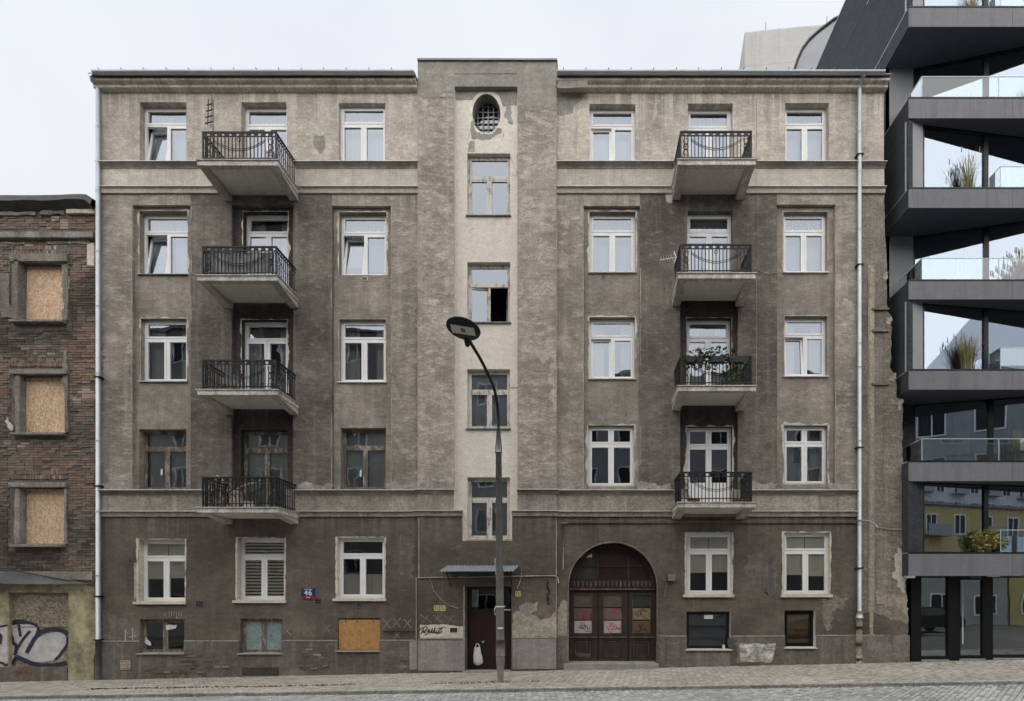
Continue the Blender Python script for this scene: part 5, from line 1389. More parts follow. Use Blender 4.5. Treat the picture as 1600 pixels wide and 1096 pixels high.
# ================================================================== BRICK HOUSE ON THE LEFT
LX0, LX1, LYB = -22.0, PX(150), .04
hb = thing('brick_house', (PX(75), LYB, gz(PX(75))), 'derelict sooty brick house with boarded up windows beside the drainpipe', 'building')
ZR = PZ(318, LYB)
ZL = PZ(905, LYB)                       # ledge above the plastered ground floor
WB = [(32, 103, 411, 501, 18, 109), (32, 103, 586, 676, 18, 108), (32, 102, 762, 850, 17, 104)]
lr = [(LX0, LX1, ZL, ZR, LYB + .02, 0, None)]
for a, b_, c, d, e, f in WB: lr.append((PX(a, LYB), PX(b_, LYB), PZ(d, LYB), PZ(c, LYB), LYB + .22, None, None))
lw = relief('wall', lr, [M['mortar']], hb, wob=.01)
# bricks
rb = random.Random(3)
VAR = []
def brick_geo(m, x0, x1, z0, z1, y0, c, rg):
    j = lambda s=.004: rg.uniform(-s, s); n = len(m.v); pr = rg.uniform(.006, .024) if rg.random() > .08 else -.006
    f = [(x0 + j(), y0 - pr + j(.003), z0 + j()), (x1 + j(), y0 - pr + j(.003), z0 + j()), (x1 + j(), y0 - pr + j(.003), z1 + j()), (x0 + j(), y0 - pr + j(.003), z1 + j())]
    k = [(x0 - .003, y0 + .03, z0 - .003), (x1 + .003, y0 + .03, z0 - .003), (x1 + .003, y0 + .03, z1 + .003), (x0 - .003, y0 + .03, z1 + .003)]
    m.v += f + k
    m.f += [(n, n + 1, n + 2, n + 3), (n, n + 4, n + 5, n + 1), (n + 1, n + 5, n + 6, n + 2), (n + 2, n + 6, n + 7, n + 3), (n + 3, n + 7, n + 4, n)]; m.m += [0] * 5
    m.c += [c] * 8
def brick_col(x, z, rg):
    lum = rg.choice([.13, .145, .155, .165, .18, .12]) * rg.uniform(.85, 1.15)
    warm = max(0, min(1, .45 + .6 * nz(x, z, .7, 21) + rg.uniform(-.35, .35)))
    soot = nz(x, z, .5, 12) + .5 * nz(x, z, 1.5, 5) + .3 * math.sin(z * 1.9)
    k = 1.12 - .66 * max(0, min(1, (soot + .1) * 1.5))
    if nz(x, z, .9, 40) > .2 and rg.random() < .35: lum *= 1.7; warm *= .6
    warm *= k
    r, g_, b_ = 1.12 + .28 * warm, 1.0 - .10 * warm, .88 - .24 * warm
    return (lum * k * r, lum * k * g_, lum * k * b_)
rects_no = [(PX(e - 2, LYB), PX(f, LYB), PZ(d + 10, LYB), PZ(c - 12, LYB)) for a, b_, c, d, e, f in WB] + [(-30, LX1, PZ(373, LYB), PZ(361, LYB))]
CH, BL = .0775, .262
allb = []
z = ZL + .02; row = 0
while z < ZR - .05:
    x = LX0 + (row % 2) * BL / 2; row += 1
    while x < LX1 - .01:
        L = BL if rb.random() > .22 else BL / 2
        a, b_ = x, min(x + L, LX1 - .004); x += L
        if b_ - a < .05: continue
        zz0, zz1 = z, z + CH - .014
        if any(a < q[1] and b_ - .012 > q[0] and zz0 < q[3] and zz1 > q[2] for q in rects_no): 
            # trim bricks against openings
            ok = False
            for q in rects_no:
                if zz0 < q[3] and zz1 > q[2]:
                    if a < q[0] < b_ and q[0] - a > .07: b_ = q[0]; ok = True
                    elif a < q[1] < b_ and b_ - q[1] > .07: a = q[1]; ok = True
            if not ok: continue
        allb.append((a, b_ - .012, zz0, zz1))
    z += CH
vis = [q for q in allb if q[0] > PX(2, LYB) and q[1] < PX(149, LYB)]
full = [q for q in vis if abs((q[1] - q[0]) - (BL - .012)) < .01]
rb.shuffle(full); single = set(full[:300])
rest = MB()
for q in allb:
    if q in single: continue
    brick_geo(rest, *q, LYB + .02, brick_col(q[0], q[2], rb), rb)
for a, b_, c, d, e, f in WB:           # soldier courses over the openings
    x = PX(e, LYB)
    while x < PX(f, LYB) - .06:
        for k in range(2): brick_geo(rest, x, x + .066, PZ(c - 12, LYB) + .02 + k * .14, PZ(c - 12, LYB) + .14 + k * .14, LYB + .012, brick_col(x, d, rb), rb)
        x += .08
tag(rest.build('bricks', M['brick'], lw), kind='stuff')
BV = {}
for q in sorted(single):
    c = brick_col(q[0], q[2], rb); key = (round(c[0] * 16), rb.randrange(4))
    if key not in BV:
        m = MB(); brick_geo(m, 0, BL - .012, 0, CH - .014, 0, c, rb); BV[key] = m.mesh('brick', M['brick'])
    inst('brick', BV[key], (q[0], LYB + .02, q[2]), lw)
# roof edge of sagging tar paper
rm = MB(); n = 40
for i in range(n + 1):
    x = LX0 + (LX1 + .03 - LX0) * i / n
    px = HX + x * 52
    dzr = .02 * nz(x, 0, .8, 4) + (.03 * math.exp(-((px - 130) / 22) ** 2) if px > 60 else 0) - (.12 if px > 146 else 0)
    zt_ = PZ(301, -.2) + dzr
    rm.v += [(x, LYB - .26, zt_ - .24 + .03 * nz(x, 3, 2.5)), (x, LYB - .2, zt_ - .05), (x, LYB + .1, zt_), (x, 5, zt_ + .25), (x, LYB + .02, zt_ - .42)]
for i in range(n):
    for a, b_ in ((0, 1), (1, 2), (2, 3), (4, 0)): rm.f.append((5 * i + a, 5 * i + 5 + a, 5 * i + 5 + b_, 5 * i + b_)); rm.m.append(0)
rm.build('roof', M['tar'], hb)
def rough_strip(px0, px1, y0, y1, Y, mat, name, jag=.03, seed=0, parent=hb, thick=.08):
    # stucco moulding with a crumbling outline
    x0, x1 = PX(px0, Y), PX(px1, Y); n = max(4, int((x1 - x0) / .1)); m = MB()
    top, bot = [], []
    for i in range(n + 1):
        x = x0 + (x1 - x0) * i / n; top.append((x, PZ(y0, Y) + jag * nz(x, 1, 4, seed))); bot.append((x, PZ(y1, Y) + jag * nz(x, 2, 4, seed + 5)))
    m.prism(bot + top[::-1], Y, Y + thick, 'y'); return m.build(name, mat, parent)
rough_strip(-200, 55, 331, 336, LYB - .05, M['p_old'], 'stucco_remnant', .04, 1)
rough_strip(62, 100, 329, 335, LYB - .05, M['p_old'], 'stucco_remnant', .06, 2)
rough_strip(103, 148, 327, 333, LYB - .08, M['p_cream'], 'stucco_moulding', .01, 3)
rough_strip(-200, 145, 362, 371, LYB - .12, M['p_old'], 'stucco_moulding', .008, 4, thick=.16)
rough_strip(72, 140, 376, 381, LYB - .02, M['p_old'], 'stucco_remnant', .07, 5)
rough_strip(-200, 38, 378, 382, LYB - .02, M['p_old'], 'stucco_remnant', .06, 6)
rough_strip(136, 147, 380, 415, LYB - .012, M['p_cream'], 'stucco_remnant', .03, 7)
rough_strip(0, 14, 430, 480, LYB - .012, M['p_old'], 'stucco_remnant', .05, 8)
blob([(98, 400), (108, 400), (107, 420), (110, 440), (104, 470), (106, 500), (98, 500)], LYB - .012, M['p_old'], 'stucco_remnant', .06, hb, 9)
blob([(0, 465), (12, 470), (22, 490), (18, 497), (0, 497)], LYB - .018, M['p_old'], 'stucco_remnant', .06, hb, 10)
blob([(98, 552), (104, 545), (104, 580), (99, 600)], LYB - .012, M['p_old'], 'stucco_remnant', .06, hb, 11)
blob([(10, 650), (18, 660), (20, 672), (10, 668)], LYB - .012, M['p_cream'], 'stucco_remnant', .06, hb, 12)
for i, (a, b_, c, d, e, f) in enumerate(WB):
    Y = LYB; x0, x1, z0, z1 = PX(a, Y), PX(b_, Y), PZ(d, Y), PZ(c, Y)
    fm = MB(); th = .13 if i == 0 else .07
    fm.prism([(PX(e, Y), z1 + .22 - .08 * (i > 0)), (x1 + .11, z1 + .22 - .08 * (i > 0)), (x1 + .09, z1), (PX(e, Y) + .04, z1)], Y - .09, Y + .1, 'y')
    wr = .5 if i == 2 else 1
    zz = [z0 + (z1 - z0 + .05) * k / 12 for k in range(13)]
    fm.prism([(x0 - (.22 if i == 0 else .15) - .07 * nz(1, z, 2, i), z) for z in zz] + [(x0 - .02, z) for z in zz[::-1]], Y - .03, Y + .2, 'y')
    fm.prism([(x0 - .10, z) for z in zz] + [(x0 + .012, z) for z in zz[::-1]], Y - (.09 if i == 0 else .04), Y + .19, 'y')
    fm.prism([(x1 - .012, z) for z in zz] + [(x1 + .07 + .05 * nz(2, z, 2, i + 4), z) for z in zz[::-1]], Y - .03, Y + .2, 'y')
    wn = fm.build('boarded_window', M['p_old'], hb)
    bo = MB(); bo.box(x0 + .02, x1 - .02, Y + .15, Y + .168, z0, z1 - .02); bo.xform(Matrix.Translation(((x0 + x1) / 2, 0, z0)) @ Matrix.Rotation(R((.6, -.7, .4)[i]), 4, 'Y') @ Matrix.Translation((-(x0 + x1) / 2, 0, -z0))); bo.build('osb_board', M['osb'], wn)
    bk = MB(); bk.box(x0 - .05, x1 + .05, Y + .19, Y + .2, z0 - .05, z1 + .05); bk.build('dark_opening', M['room_dk'], wn)
    for sx_ in (.08, .5, .92):
        for sz_ in (.05, .93): MB().box(x0 + (x1 - x0) * sx_ - .012, x0 + (x1 - x0) * sx_ + .012, Y + .143, Y + .152, z0 + (z1 - z0) * sz_ - .012, z0 + (z1 - z0) * sz_ + .012).build('screw', M['iron'], wn)
    s = MB(); s.prism([(Y - .14, z0 - .10), (Y - .14, z0 - .04), (Y + .15, z0 + .02), (Y + .15, z0 - .12)], x0 - .2, x1 + .02, 'x'); s.build('sill', M['p_old'], wn)
# ledge and plastered ground floor
ld = MB(); ld.prism([(LYB + .05, PZ(895, LYB)), (-.10, PZ(893, -.1)), (-.12, PZ(906, -.12)), (LYB + .05, PZ(915, LYB))], LX0, LX1 - .02, 'x'); ld.build('ledge', M['p_old'], hb)
ld = MB()
for (a, b_) in (((-120, 884), (30, 893)), ((-120, 902), (22, 914)), ((30, 893), (146, 915))):
    ld.tube([(PX(a[0], -.3), -.3, PZ(a[1], -.3)), (PX(b_[0], -.3 if b_[0] < 100 else -.14), -.3 if b_[0] < 100 else -.14, PZ(b_[1], -.3 if b_[0] < 100 else -.14))], .018, 6)
ld.build('drooping_cable', M['ink'], hb)
ta = MB(); ta.prism([(PX(-200, -.2), PZ(892, -.2)), (PX(28, -.2), PZ(893, -.2)), (PX(88, -.2), PZ(903, -.2)), (PX(140, -.2), PZ(913, -.2)), (PX(60, -.2), PZ(913, -.2)), (PX(-200, -.2), PZ(912, -.2))], -.2, -.17, 'y'); ta.build('tar_flap', M['zinc_dk'], hb)
gr = [(LX0, LX1, -1.2, ZL, LYB, 0, None), (PX(12), PX(105), -1.2, PZ(926), LYB + .1, 1, 0), (LX0, PX(-40), -1.2, PZ(926), LYB + .1, 1, 0)]
lg = relief('ground_floor_wall', gr, [M['lichen'], M['pebble']], hb, wob=.012)
MB().box(LX0, PX(104), LYB - .02, LYB + .1, -1.2, PZ(1043)).build('rubble_plinth', M['p_plinth'], hb)
blob([(20, 1050), (30, 1043), (45, 1042), (52, 1048), (50, 1056), (24, 1056)], LYB - .025, M['rust'], 'bare_patch', .06, hb, 13)
MB().box(PX(106), PX(146), LYB - .03, LYB + .02, -1.2, PZ(1024)).build('pilaster_base', M['lichen'], hb)
MB().box(PX(14), PX(105), LYB + .085, LYB + .1, PZ(981), PZ(980)).build('board_joint', M['mortar'], hb)
hbx = MB(); hbx.box(LX0, LX1 - .01, .4, 9, -1.2, ZR - .1); hbx.build('house_body', M['mortar'], hb)
YG = LYB + .092
def c7(pts): return [(a / 8.43, 940 + b / 8.43) for a, b in pts]
gf = MB()
def gpoly(pts, Y): gf.poly([(PX(a, Y), Y, PZ(b, Y)) for a, b in c7(pts)])
gpoly([(115, 330), (260, 300), (420, 300), (500, 350), (470, 420), (400, 560), (340, 690), (215, 700), (190, 760), (115, 810)], YG)
gpoly([(230, 700), (420, 560), (520, 470), (640, 420), (760, 400), (850, 440), (883, 500), (870, 560), (780, 690), (700, 780), (560, 800), (420, 790)], YG - .001)
gf.build('silver_letter_fill', M['silver'], hb)
gf = MB()
gf.poly([(PX(a, LYB - .005), LYB - .005, PZ(b, LYB - .005)) for a, b in c7([(-300, 380), (0, 330), (100, 320), (100, 800), (0, 810), (-300, 800)])])
gf.build('silver_letter_fill', M['silver'], hb)
def gstroke(list_, Y):
    m = MB()
    for i, (pts, wd) in enumerate(list_): m.ribbon(smooth_path([(PX(a, Y), Y - .0008 * i, PZ(b, Y)) for a, b in c7(pts)], 5), wd / 8.43 / 52)
    m.build('letter_outline', M['ink_purple'], hb)
gstroke([([(110, 315), (150, 295), (240, 270), (330, 275), (430, 295), (500, 345), (488, 420), (425, 560), (355, 680)], 38), ([(150, 290), (230, 268), (330, 272)], 62), ([(245, 300), (258, 380), (272, 465)], 40), ([(400, 390), (330, 465), (262, 565), (215, 650), (190, 710)], 36),
         ([(112, 415), (145, 440), (175, 540), (215, 590), (205, 690)], 46), ([(350, 680), (430, 530), (520, 415), (640, 372), (760, 372), (850, 398), (888, 440)], 52), ([(884, 470), (884, 560), (800, 690), (730, 765)], 30), ([(230, 735), (350, 785), (450, 825), (600, 845), (760, 835), (882, 810)], 58), ([(112, 835), (170, 805), (215, 725)], 40)], YG - .004)
gstroke([([(-300, 390), (-100, 360), (0, 332), (100, 315)], 26), ([(-300, 820), (0, 805), (60, 840), (105, 830)], 30), ([(-20, 440), (10, 450), (0, 560)], 40)], LYB - .012)

# ================================================================== MODERN BLOCK ON THE RIGHT
FY = -.35; MX1 = 19.0
mb = thing('modern_apartment_block', (11.5, 0, gz(11.5)), 'dark modern apartment block with grey slab bands and large windows', 'building')
mxl = PX(1420, FY)
bands = [(10, 42), (152, 185), (293, 325), (437, 468), (577, 609), (720, 752), (863, 900)]
BZ = [(PZ(b_, FY), PZ(a, FY)) for a, b_ in bands]       # (bottom, top) top floor first
BZ = [(BZ[0][0] + 2.68, BZ[0][1] + 2.68)] + BZ
joint0 = PX(1582, FY)
for i, (zb_, zt_) in enumerate(BZ):
    sl = MB(); sl.box(mxl + .02, MX1, FY + .03, 9.0, zb_ + .012, zt_ - .02); s = sl.build('floor_slab', M['mod_soffit'], mb)
    xs_ = [mxl, joint0, joint0 + 3.1, MX1]
    for a, b_ in zip(xs_[:-1], xs_[1:]): MB().box(a + .004, b_ - .004, FY, FY + .028, zb_, zt_ - .045).build('fascia_panel', M['mod_fascia'], s)
    MB().box(mxl - .01, MX1, FY - .01, FY + .05, zt_ - .04, zt_).build('coping', M['mod_frame'], s)
    MB().box(mxl - .002, mxl + .019, FY + .03, 9.0, zb_, zt_ - .02).build('edge_cladding', M['mod_dark'], s)
    MB().box(mxl - .008, mxl + .018, FY + .03, 2.0, zt_ - .03, zt_).build('edge_coping', M['flash'], s)
def line_pt(P0, P1, px):          # point on a plan line seen at survey mark px
    (xa, ya), (xb, yb) = P0, P1; k = (px - HX) / FPX
    t = (k * (ya + 16) - xa) / ((xb - xa) - k * (yb - ya)); return (xa + (xb - xa) * t, ya + (yb - ya) * t)
def wall_seg(p, q, z0, z1, th, mat, name, parent):
    d = Vector((q[0] - p[0], q[1] - p[1])); n = Vector((-d.y, d.x)).normalized() * th
    return MB().prism([(p[0], p[1]), (q[0], q[1]), (q[0] + n.x, q[1] + n.y), (p[0] + n.x, p[1] + n.y)], z0, z1, 'z').build(name, mat, parent)
GP = MB()
for i in range(len(BZ) - 1):
    z1, z0 = BZ[i][0] + .01, BZ[i + 1][1] - .02
    odd = (i % 2 == 0)
    if odd:
        P0, P1 = (10.06, -.12), (13.5, .32)
        wall_seg((mxl + .02, FY + .05), P0, z0, z1, .12, M['mod_grey'] if i < 6 else M['mod_dark'], 'reveal_panel', mb)
        MB().box(mxl, mxl + .14, FY + .04, 9.0, z0, z1).build('side_wall', M['mod_dark'], mb)
    else:
        P0, P1 = (10.40, .90), (13.3, .22)
        MB().box(mxl + .02, P0[0], .9, 1.05, z0, z1).build('reveal_panel', M['mod_grey2'] if i < 4 else M['mod_dark'], mb)
        MB().box(mxl, mxl + .14, .9, 9.0, z0, z1).build('side_wall', M['mod_dark'], mb)
    ext = (P0[0] + (P1[0] - P0[0]) * 1.8, P0[1] + (P1[1] - P0[1]) * 1.8)
    pm = line_pt(P0, P1, 1541 if i != 5 else 1548); 
    u = Vector((P1[0] - P0[0], P1[1] - P0[1])).normalized()
    def off(p, a): return (p[0] + u.x * a, p[1] + u.y * a)
    wf = wall_seg(off(P0, -.03), off(P0, .05), z0, z1, .1, M['mod_frame'], 'window_wall', mb)
    wall_seg(off(pm, -.06), off(pm, .08), z0, z1, .14, M['mod_frame'], 'mullion', wf)
    wall_seg(off(pm, 3.0), off(pm, 3.1), z0, z1, .14, M['mod_frame'], 'mullion', wf)
    wall_seg(off(P0, .05), ext, z0, z0 + .06, .08, M['mod_frame'], 'bottom_frame', wf); wall_seg(off(P0, .05), ext, z1 - .05, z1, .08, M['mod_frame'], 'top_frame', wf)
    for a, b_ in ((off(P0, .05), off(pm, -.06)), (off(pm, .08), off(pm, 3.0)), (off(pm, 3.1), ext)):
        q = MB(); n = Vector((-u.y, u.x)) * .05
        q.quad((a[0] + n.x, a[1] + n.y, z0 + .05), (b_[0] + n.x, b_[1] + n.y, z0 + .05), (b_[0] + n.x, b_[1] + n.y, z1 - .04), (a[0] + n.x, a[1] + n.y, z1 - .04)); q.build('pane', M['glass_mod'], wf)
    if i == 6: MB().box(PX(1422, FY), PX(1437, FY), FY + .1, FY + .2, z0, z1).build('side_pier', M['mod_dark'], mb)
    MB().box(mxl + .1, MX1, 4.5, 4.6, z0, z1).build('interior_wall', M['room'], mb)
    for k in range(3): 
        xk = 10.9 + 1.3 * k; wavy(xk, xk + .5, z0 + .05, z1 - .1, 1.6, 4, .03, M['curtain_w'], wf, 'curtain', k)
    # glass balustrades
    zr = z0 + .68; yb = FY + .06
    if not odd:
        xr0 = PX(1440, yb)
        for a, b_ in ((xr0, xr0 + 2.25), (xr0 + 2.27, xr0 + 4.5), (xr0 + 4.52, xr0 + 7)):
            q = MB(); q.quad((a, yb, z0), (b_, yb, z0), (b_, yb, zr), (a, yb, zr)); r_ = q.build('glass_balustrade', M['glass_rail'], mb)
            e_ = MB(); e_.box(a, b_, yb - .008, yb + .008, zr - .012, zr + .006); e_.box(a, a + .015, yb - .008, yb + .008, z0, zr); e_.build('glass_edge', M['glass_edge'], r_)
        q = MB(); q.quad((xr0, yb, z0), (xr0, .86, z0), (xr0, .86, zr), (xr0, yb, zr)); r_ = q.build('glass_balustrade', M['glass_rail'], mb)
        e_ = MB(); e_.box(xr0 - .008, xr0 + .008, yb, .86, zr - .012, zr + .006); e_.build('glass_edge', M['glass_edge'], r_)
    else:
        xr0 = PX(1563, yb)
        q = MB(); q.quad((xr0, yb, z0), (xr0 + 4, yb, z0), (xr0 + 4, yb, zr), (xr0, yb, zr)); r_ = q.build('glass_balustrade', M['glass_rail'], mb)
        e_ = MB(); e_.box(xr0, xr0 + 4, yb - .008, yb + .008, zr - .012, zr + .006); e_.box(xr0, xr0 + .015, yb - .008, yb + .008, z0, zr); e_.build('glass_edge', M['glass_edge'], r_)
        pk = off(pm, .1); q = MB(); q.quad((xr0, yb, z0), (pk[0], pk[1], z0), (pk[0], pk[1], zr), (xr0, yb, zr)); r_ = q.build('glass_balustrade', M['glass_rail'], mb)
        e_ = MB(); e_.tube([(xr0, yb, zr), (pk[0], pk[1], zr)], .01, 5); e_.build('glass_edge', M['glass_edge'], r_)
# roof level
zt_ = BZ[0][1]
MB().box(mxl, mxl + .2, FY + .04, 7.2, zt_, 24.0).build('side_wall', M['mod_dark'], mb)
MB().box(mxl - .012, mxl + .22, 0, 7.2, 24.0, 24.04).build('roof_trim', M['flash'], mb)
MB().box(mxl + .2, MX1, 1.2, 7.2, zt_, 23.9).build('attic_wall', M['mod_dark'], mb)
MB().box(mxl + .03, mxl + .13, 2.0, 8.9, -1, zt_ - .1).build('party_wall', M['mod_dark'], mb)
cv = [(px, py) for px, py in ((1238, 125), (1241, 110), (1246, 94), (1253, 78), (1264, 63), (1278, 50), (1291, 40), (1303, 31), (1330, 18), (1360, 10))]
yc_ = 10.0
cvp = [(PX(a, yc_), PZ(b_, yc_)) for a, b_ in cv]
MB().prism(cvp + [(cvp[-1][0], 20), (cvp[0][0], 20)], yc_, yc_ + 6, 'y').build('curved_penthouse_wall', M['mod_metal'], mb)
MB().tube([(x, yc_ - .02, z) for x, z in cvp], .07, 6).build('curved_roof_trim', M['mod_frame'], mb, True)
# ground floor glazing
yb = .28; z1 = BZ[-1][0] + .01; z0 = gz(11.5) - .02
sf = MB(); sf.box(PX(1423, yb), PX(1439, yb), yb - .02, yb + .2, z0 - .1, z1); sf = sf.build('shopfront', M['mod_frame'], mb)
for a, b_ in ((1481, 1498), (1538, 1551), (1640, 1656)): MB().box(PX(a, yb), PX(b_, yb), yb - .015, yb + .15, z0 - .1, z1).build('post', M['mod_frame'], sf)
for a, b_, dr in ((1439, 1481, 0), (1498, 1538, 1), (1551, 1640, 0), (1656, 1760, 0)):
    xa, xb = PX(a, yb), PX(b_, yb)
    q = MB(); q.quad((xa, yb + .05, z0), (xb, yb + .05, z0), (xb, yb + .05, z1), (xa, yb + .05, z1)); q.build('door_pane' if dr else 'pane', M['glass_low'], sf)
    MB().box(xa, xb, yb - .005, yb + .1, gz(xa) - .1, gz(xa) + .14).build('bottom_frame', M['mod_frame'], sf)
    MB().box(xa, xb, yb - .06, yb - .006, gz(xa) - .1, gz(xa) + .04).build('threshold', M['flash'], sf)
    if dr:
        f = MB(); frame_rect(f, xa, xb, z0 + .1, z1 - .05, .05, yb - .01, yb + .06); f.build('door_frame', M['mod_frame'], sf)
        MB().tube([(xa + .08, yb - .06, z0 + .5), (xa + .08, yb - .06, z1 - .15)], .016, 8).build('pull_handle', M['pipe'], sf, True)
MB().box(PX(1416, FY - .01), PX(1430, FY - .01), FY - .02, FY + .1, z1 - .075, z1 - .012).build('lamp_box', M['mod_grey'], mb)
MB().box(PX(1521, yb), PX(1538, yb), FY + .02, FY + .1, z1 - .04, z1 - .012).build('lamp_box', M['flash'], mb)
MB().box(mxl + .1, MX1, 4.5, 4.6, -.5, z1).build('interior_wall', M['room'], mb)
# lobby furniture seen dimly through the glass
t = thing('lobby_shelf', (11.0, 3.2, gz(11)), 'dim shelving with coloured packs behind the shopfront glass', 'shelf')
for k, c_ in enumerate(('osb', 'sign_red', 'leafg', 'osb_y')):
    if c_ == 'leafg': M['leafg'] = plain('green_board', (.05, .16, .08), .6)
    MB().box(9.9, 12.0, 3.1, 3.4, gz(11) + .35 + .42 * k, gz(11) + .62 + .42 * k).build('shelf_row', M[c_], t)
MB().box(9.85, 12.05, 3.4, 3.45, gz(11), gz(11) + 2.2).build('back_panel', M['room_dk'], t)
# balcony planting
STRAW = [(.30, .22, .10), (.36, .28, .15), (.24, .17, .08), (.20, .17, .07)]
MIXG = [(.20, .20, .09), (.28, .25, .13), (.13, .15, .06), (.34, .28, .17)]
FLZ = [BZ[i + 1][1] - .02 for i in range(len(BZ) - 1)]
def gp_(px, Y, lev): return (PX(px, Y), Y, FLZ[lev])
grass('ornamental_grass', gp_(1520, .0, 0), .9, 130, .55, STRAW, 'dry straw coloured grass on the topmost visible balcony of the dark block', 'plant', seed=1)
grass('ornamental_grass', gp_(1600, .05, 1), .6, 120, .4, STRAW, 'orange dry grass at the frame edge on the second dark balcony from the top', 'plant', seed=2)
grass('ornamental_grass', gp_(1512, -.1, 2), 1.25, 140, .75, MIXG, 'tall thin grass with dark seed heads on third balcony from the top', 'plant', seed=3, heads=9)
grass('ornamental_grass', gp_(1596, .0, 3), 1.0, 220, .7, STRAW, 'tall orange brown grass at the frame edge on fourth balcony from the top', 'plant', seed=4, heads=4)
grass('ornamental_grass', gp_(1512, -.1, 4), 1.15, 340, .75, MIXG, 'bushy green and straw grass on fifth dark balcony from the top', 'plant', seed=5, heads=20)
grass('ornamental_grass', gp_(1590, .0, 5), 1.05, 260, .6, [(.14, .18, .05), (.20, .22, .08), (.26, .26, .14)], 'yellow green grass at the frame edge on second balcony from the bottom', 'plant', seed=6)
leaves('balcony_shrub', (PX(1543, 0), -.05, FLZ[6]), .55, .3, .36, 1500, [(.30, .29, .07), (.36, .28, .10), (.20, .22, .06), (.42, .31, .17)], .075, 'rounded yellow green shrub on the lowest balcony of the dark block', 'plant', seed=9)

# ================================================================== CONCRETE BLOCK BEYOND
YB = 14.0; cb = thing('concrete_building', (PX(1230, YB), YB, 0), 'pale concrete block rising behind the tenement roof', 'building')
p0 = (PX(1171, YB), YB + .9); p1 = (PX(1300, YB + .45), YB + .45)
h = PZ(52, YB + .9)
dv = Vector((p1[0] - p0[0], p1[1] - p0[1])); nn = Vector((-dv.y, dv.x)).normalized() * 2.2
fp = [p0, p1, (p1[0] + nn.x, p1[1] + nn.y), (p0[0] + nn.x + .1, p0[1] + nn.y)]
zj = PZ(79, YB)
MB().prism(fp, 0, zj - .015, 'z').build('lower_wall', M['concrete'], cb)
MB().prism(fp, zj + .015, h, 'z').build('upper_wall', M['concrete'], cb)
MB().prism([(x + .03 * (1 if i in (1, 2) else -1) * -1, y) for i, (x, y) in enumerate(fp)], zj - .015, zj + .015, 'z').build('joint', M['mod_grey'], cb)
MB().prism(fp, h, h + .06, 'z').build('parapet_sheet', M['flash'], cb)
for t in (.25, .95): 
    x, y = p0[0] + dv.x * t, p0[1] + dv.y * t; MB().tube([(x, y + .1, h), (x, y + .1, h + .6)], .02, 5).build('lightning_rod', M['zinc_dk'], cb)

# ================================================================== HOUSES ACROSS THE STREET (seen only as reflections)
def opposite(name, x0, x1, Y, H, wallc, lab, floors, bay, win, balc=False):
    t = thing(name, ((x0 + x1) / 2, Y, 0), lab, 'building')
    MB().box(x0, x1, Y - 8, Y, -1, H).build('wall', plain(name + '_wall', wallc, .85, 0, .1, 1), t)
    MB().box(x0 - .1, x1 + .1, Y - 8, Y + .25, H, H + .25).build('roof', M['zinc_dk'], t)
    wm = MB(); wm.box(-win[0] / 2, win[0] / 2, 0, .02, 0, win[1]); wme = wm.mesh('window', M['mod_frame'])
    fm = MB(); frame_rect(fm, -win[0] / 2 - .06, win[0] / 2 + .06, -.06, win[1] + .06, .1, .0, .06); fm.box(-.04, .04, .0, .05, 0, win[1]); fme = fm.mesh('frame', M['pvc'])
    bm_ = MB(); bm_.box(-1.3, 1.3, 0, .9, -.15, 0); bm_.box(-1.3, 1.3, .85, .9, 0, .9); bme = bm_.mesh('balcony', M['mod_grey'])
    n = int((x1 - x0) / bay); fh = H / floors
    for f in range(floors):
        for i in range(n):
            x = x0 + (i + .5) * (x1 - x0) / n; z = f * fh + fh * .3
            w_ = inst('window', wme, (x, Y + .005, z), t); inst('frame', fme, (x, Y + .01, z), w_)
            if balc and f and i % 2: inst('balcony', bme, (x, Y + .02, z - .2), t)
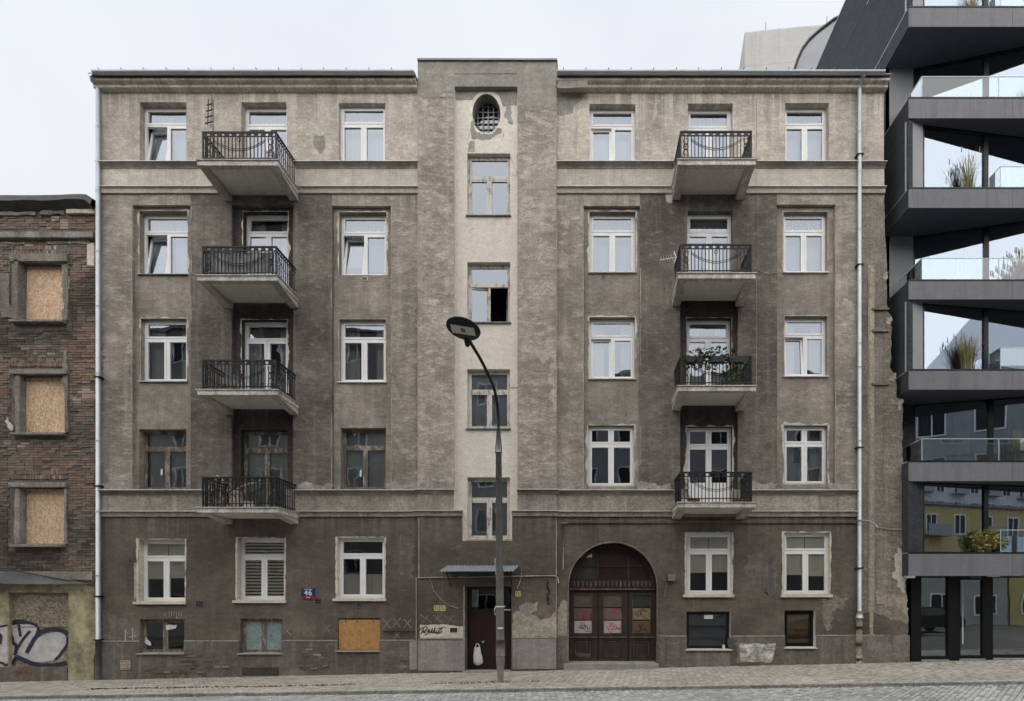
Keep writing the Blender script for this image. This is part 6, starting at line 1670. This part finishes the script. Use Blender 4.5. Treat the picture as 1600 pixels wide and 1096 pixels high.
opposite('grey_block', -50, -6.0, -25, 23.0, (.27, .265, .25), 'tall grey rendered block across the street reflected in the left tenement windows', 7, 3.2, (1.5, 1.6))
opposite('pale_block', -5.2, 33, -25, 19.6, (.34, .345, .345), 'pale grey block across the street reflected in the right hand windows', 6, 3.2, (1.7, 1.6))
opposite('yellow_house', 34, 66, -26, 10.8, (.55, .44, .20), 'yellow house across the street reflected in the dark block', 3, 3.0, (1.2, 1.7), True)
opposite('white_block', 30, 110, -56, 22.0, (.55, .55, .54), 'white balconied block beyond the yellow house reflected in the dark block', 7, 3.4, (1.6, 1.6), True)

# ------------------------------------------------------------------ parked cars on the camera's side of the street (seen as reflections)
def car(x, y, mat, lab):
    z = gz(x, KERB_Y) + .02
    t = thing('parked_car', (x, y, z), lab, 'car', 'cars parked across the street')
    side = [(-2.1, .35), (-2.15, .62), (-2.0, .85), (-1.25, .95), (-.55, 1.42), (.75, 1.45), (1.55, .98), (2.05, .9), (2.15, .6), (2.1, .32)]
    MB().prism([(x + a, z + b) for a, b in side], y - .85, y + .85, 'y').build('body', mat, t)
    for s in (-1, 1):
        yy = y + s * .86
        MB().prism([(x - 1.1, z + .97), (x - .52, z + 1.36), (x + .7, z + 1.38), (x + 1.3, z + .99)], yy - .006, yy + .006, 'y').build('side_window', M['glass_dk'], t)
        for wx in (-1.3, 1.3):
            w = MB().tube([(x + wx, yy - .1, z + .31), (x + wx, yy + .06 * s, z + .31)], .31, 18).build('wheel', M['tar'], t, True)
            MB().tube([(x + wx, yy, z + .31), (x + wx, yy + .075 * s, z + .31)], .18, 12).build('rim', M['zinc'], w, True)
    for s in (-.55, .55):
        MB().box(x - 2.17, x - 2.1, y + s - .16, y + s + .16, z + .6, z + .74).build('headlight', M['led'], t)
        MB().box(x + 2.1, x + 2.17, y + s - .14, y + s + .14, z + .62, z + .8).build('tail_light', M['sign_red'], t)
car(13.5, -13.2, M['zinc'], 'silver parked car across the street reflected in the shopfront glass')
car(18.6, -13.2, M['mod_frame'], 'black parked car across the street reflected at the right of the shopfront')
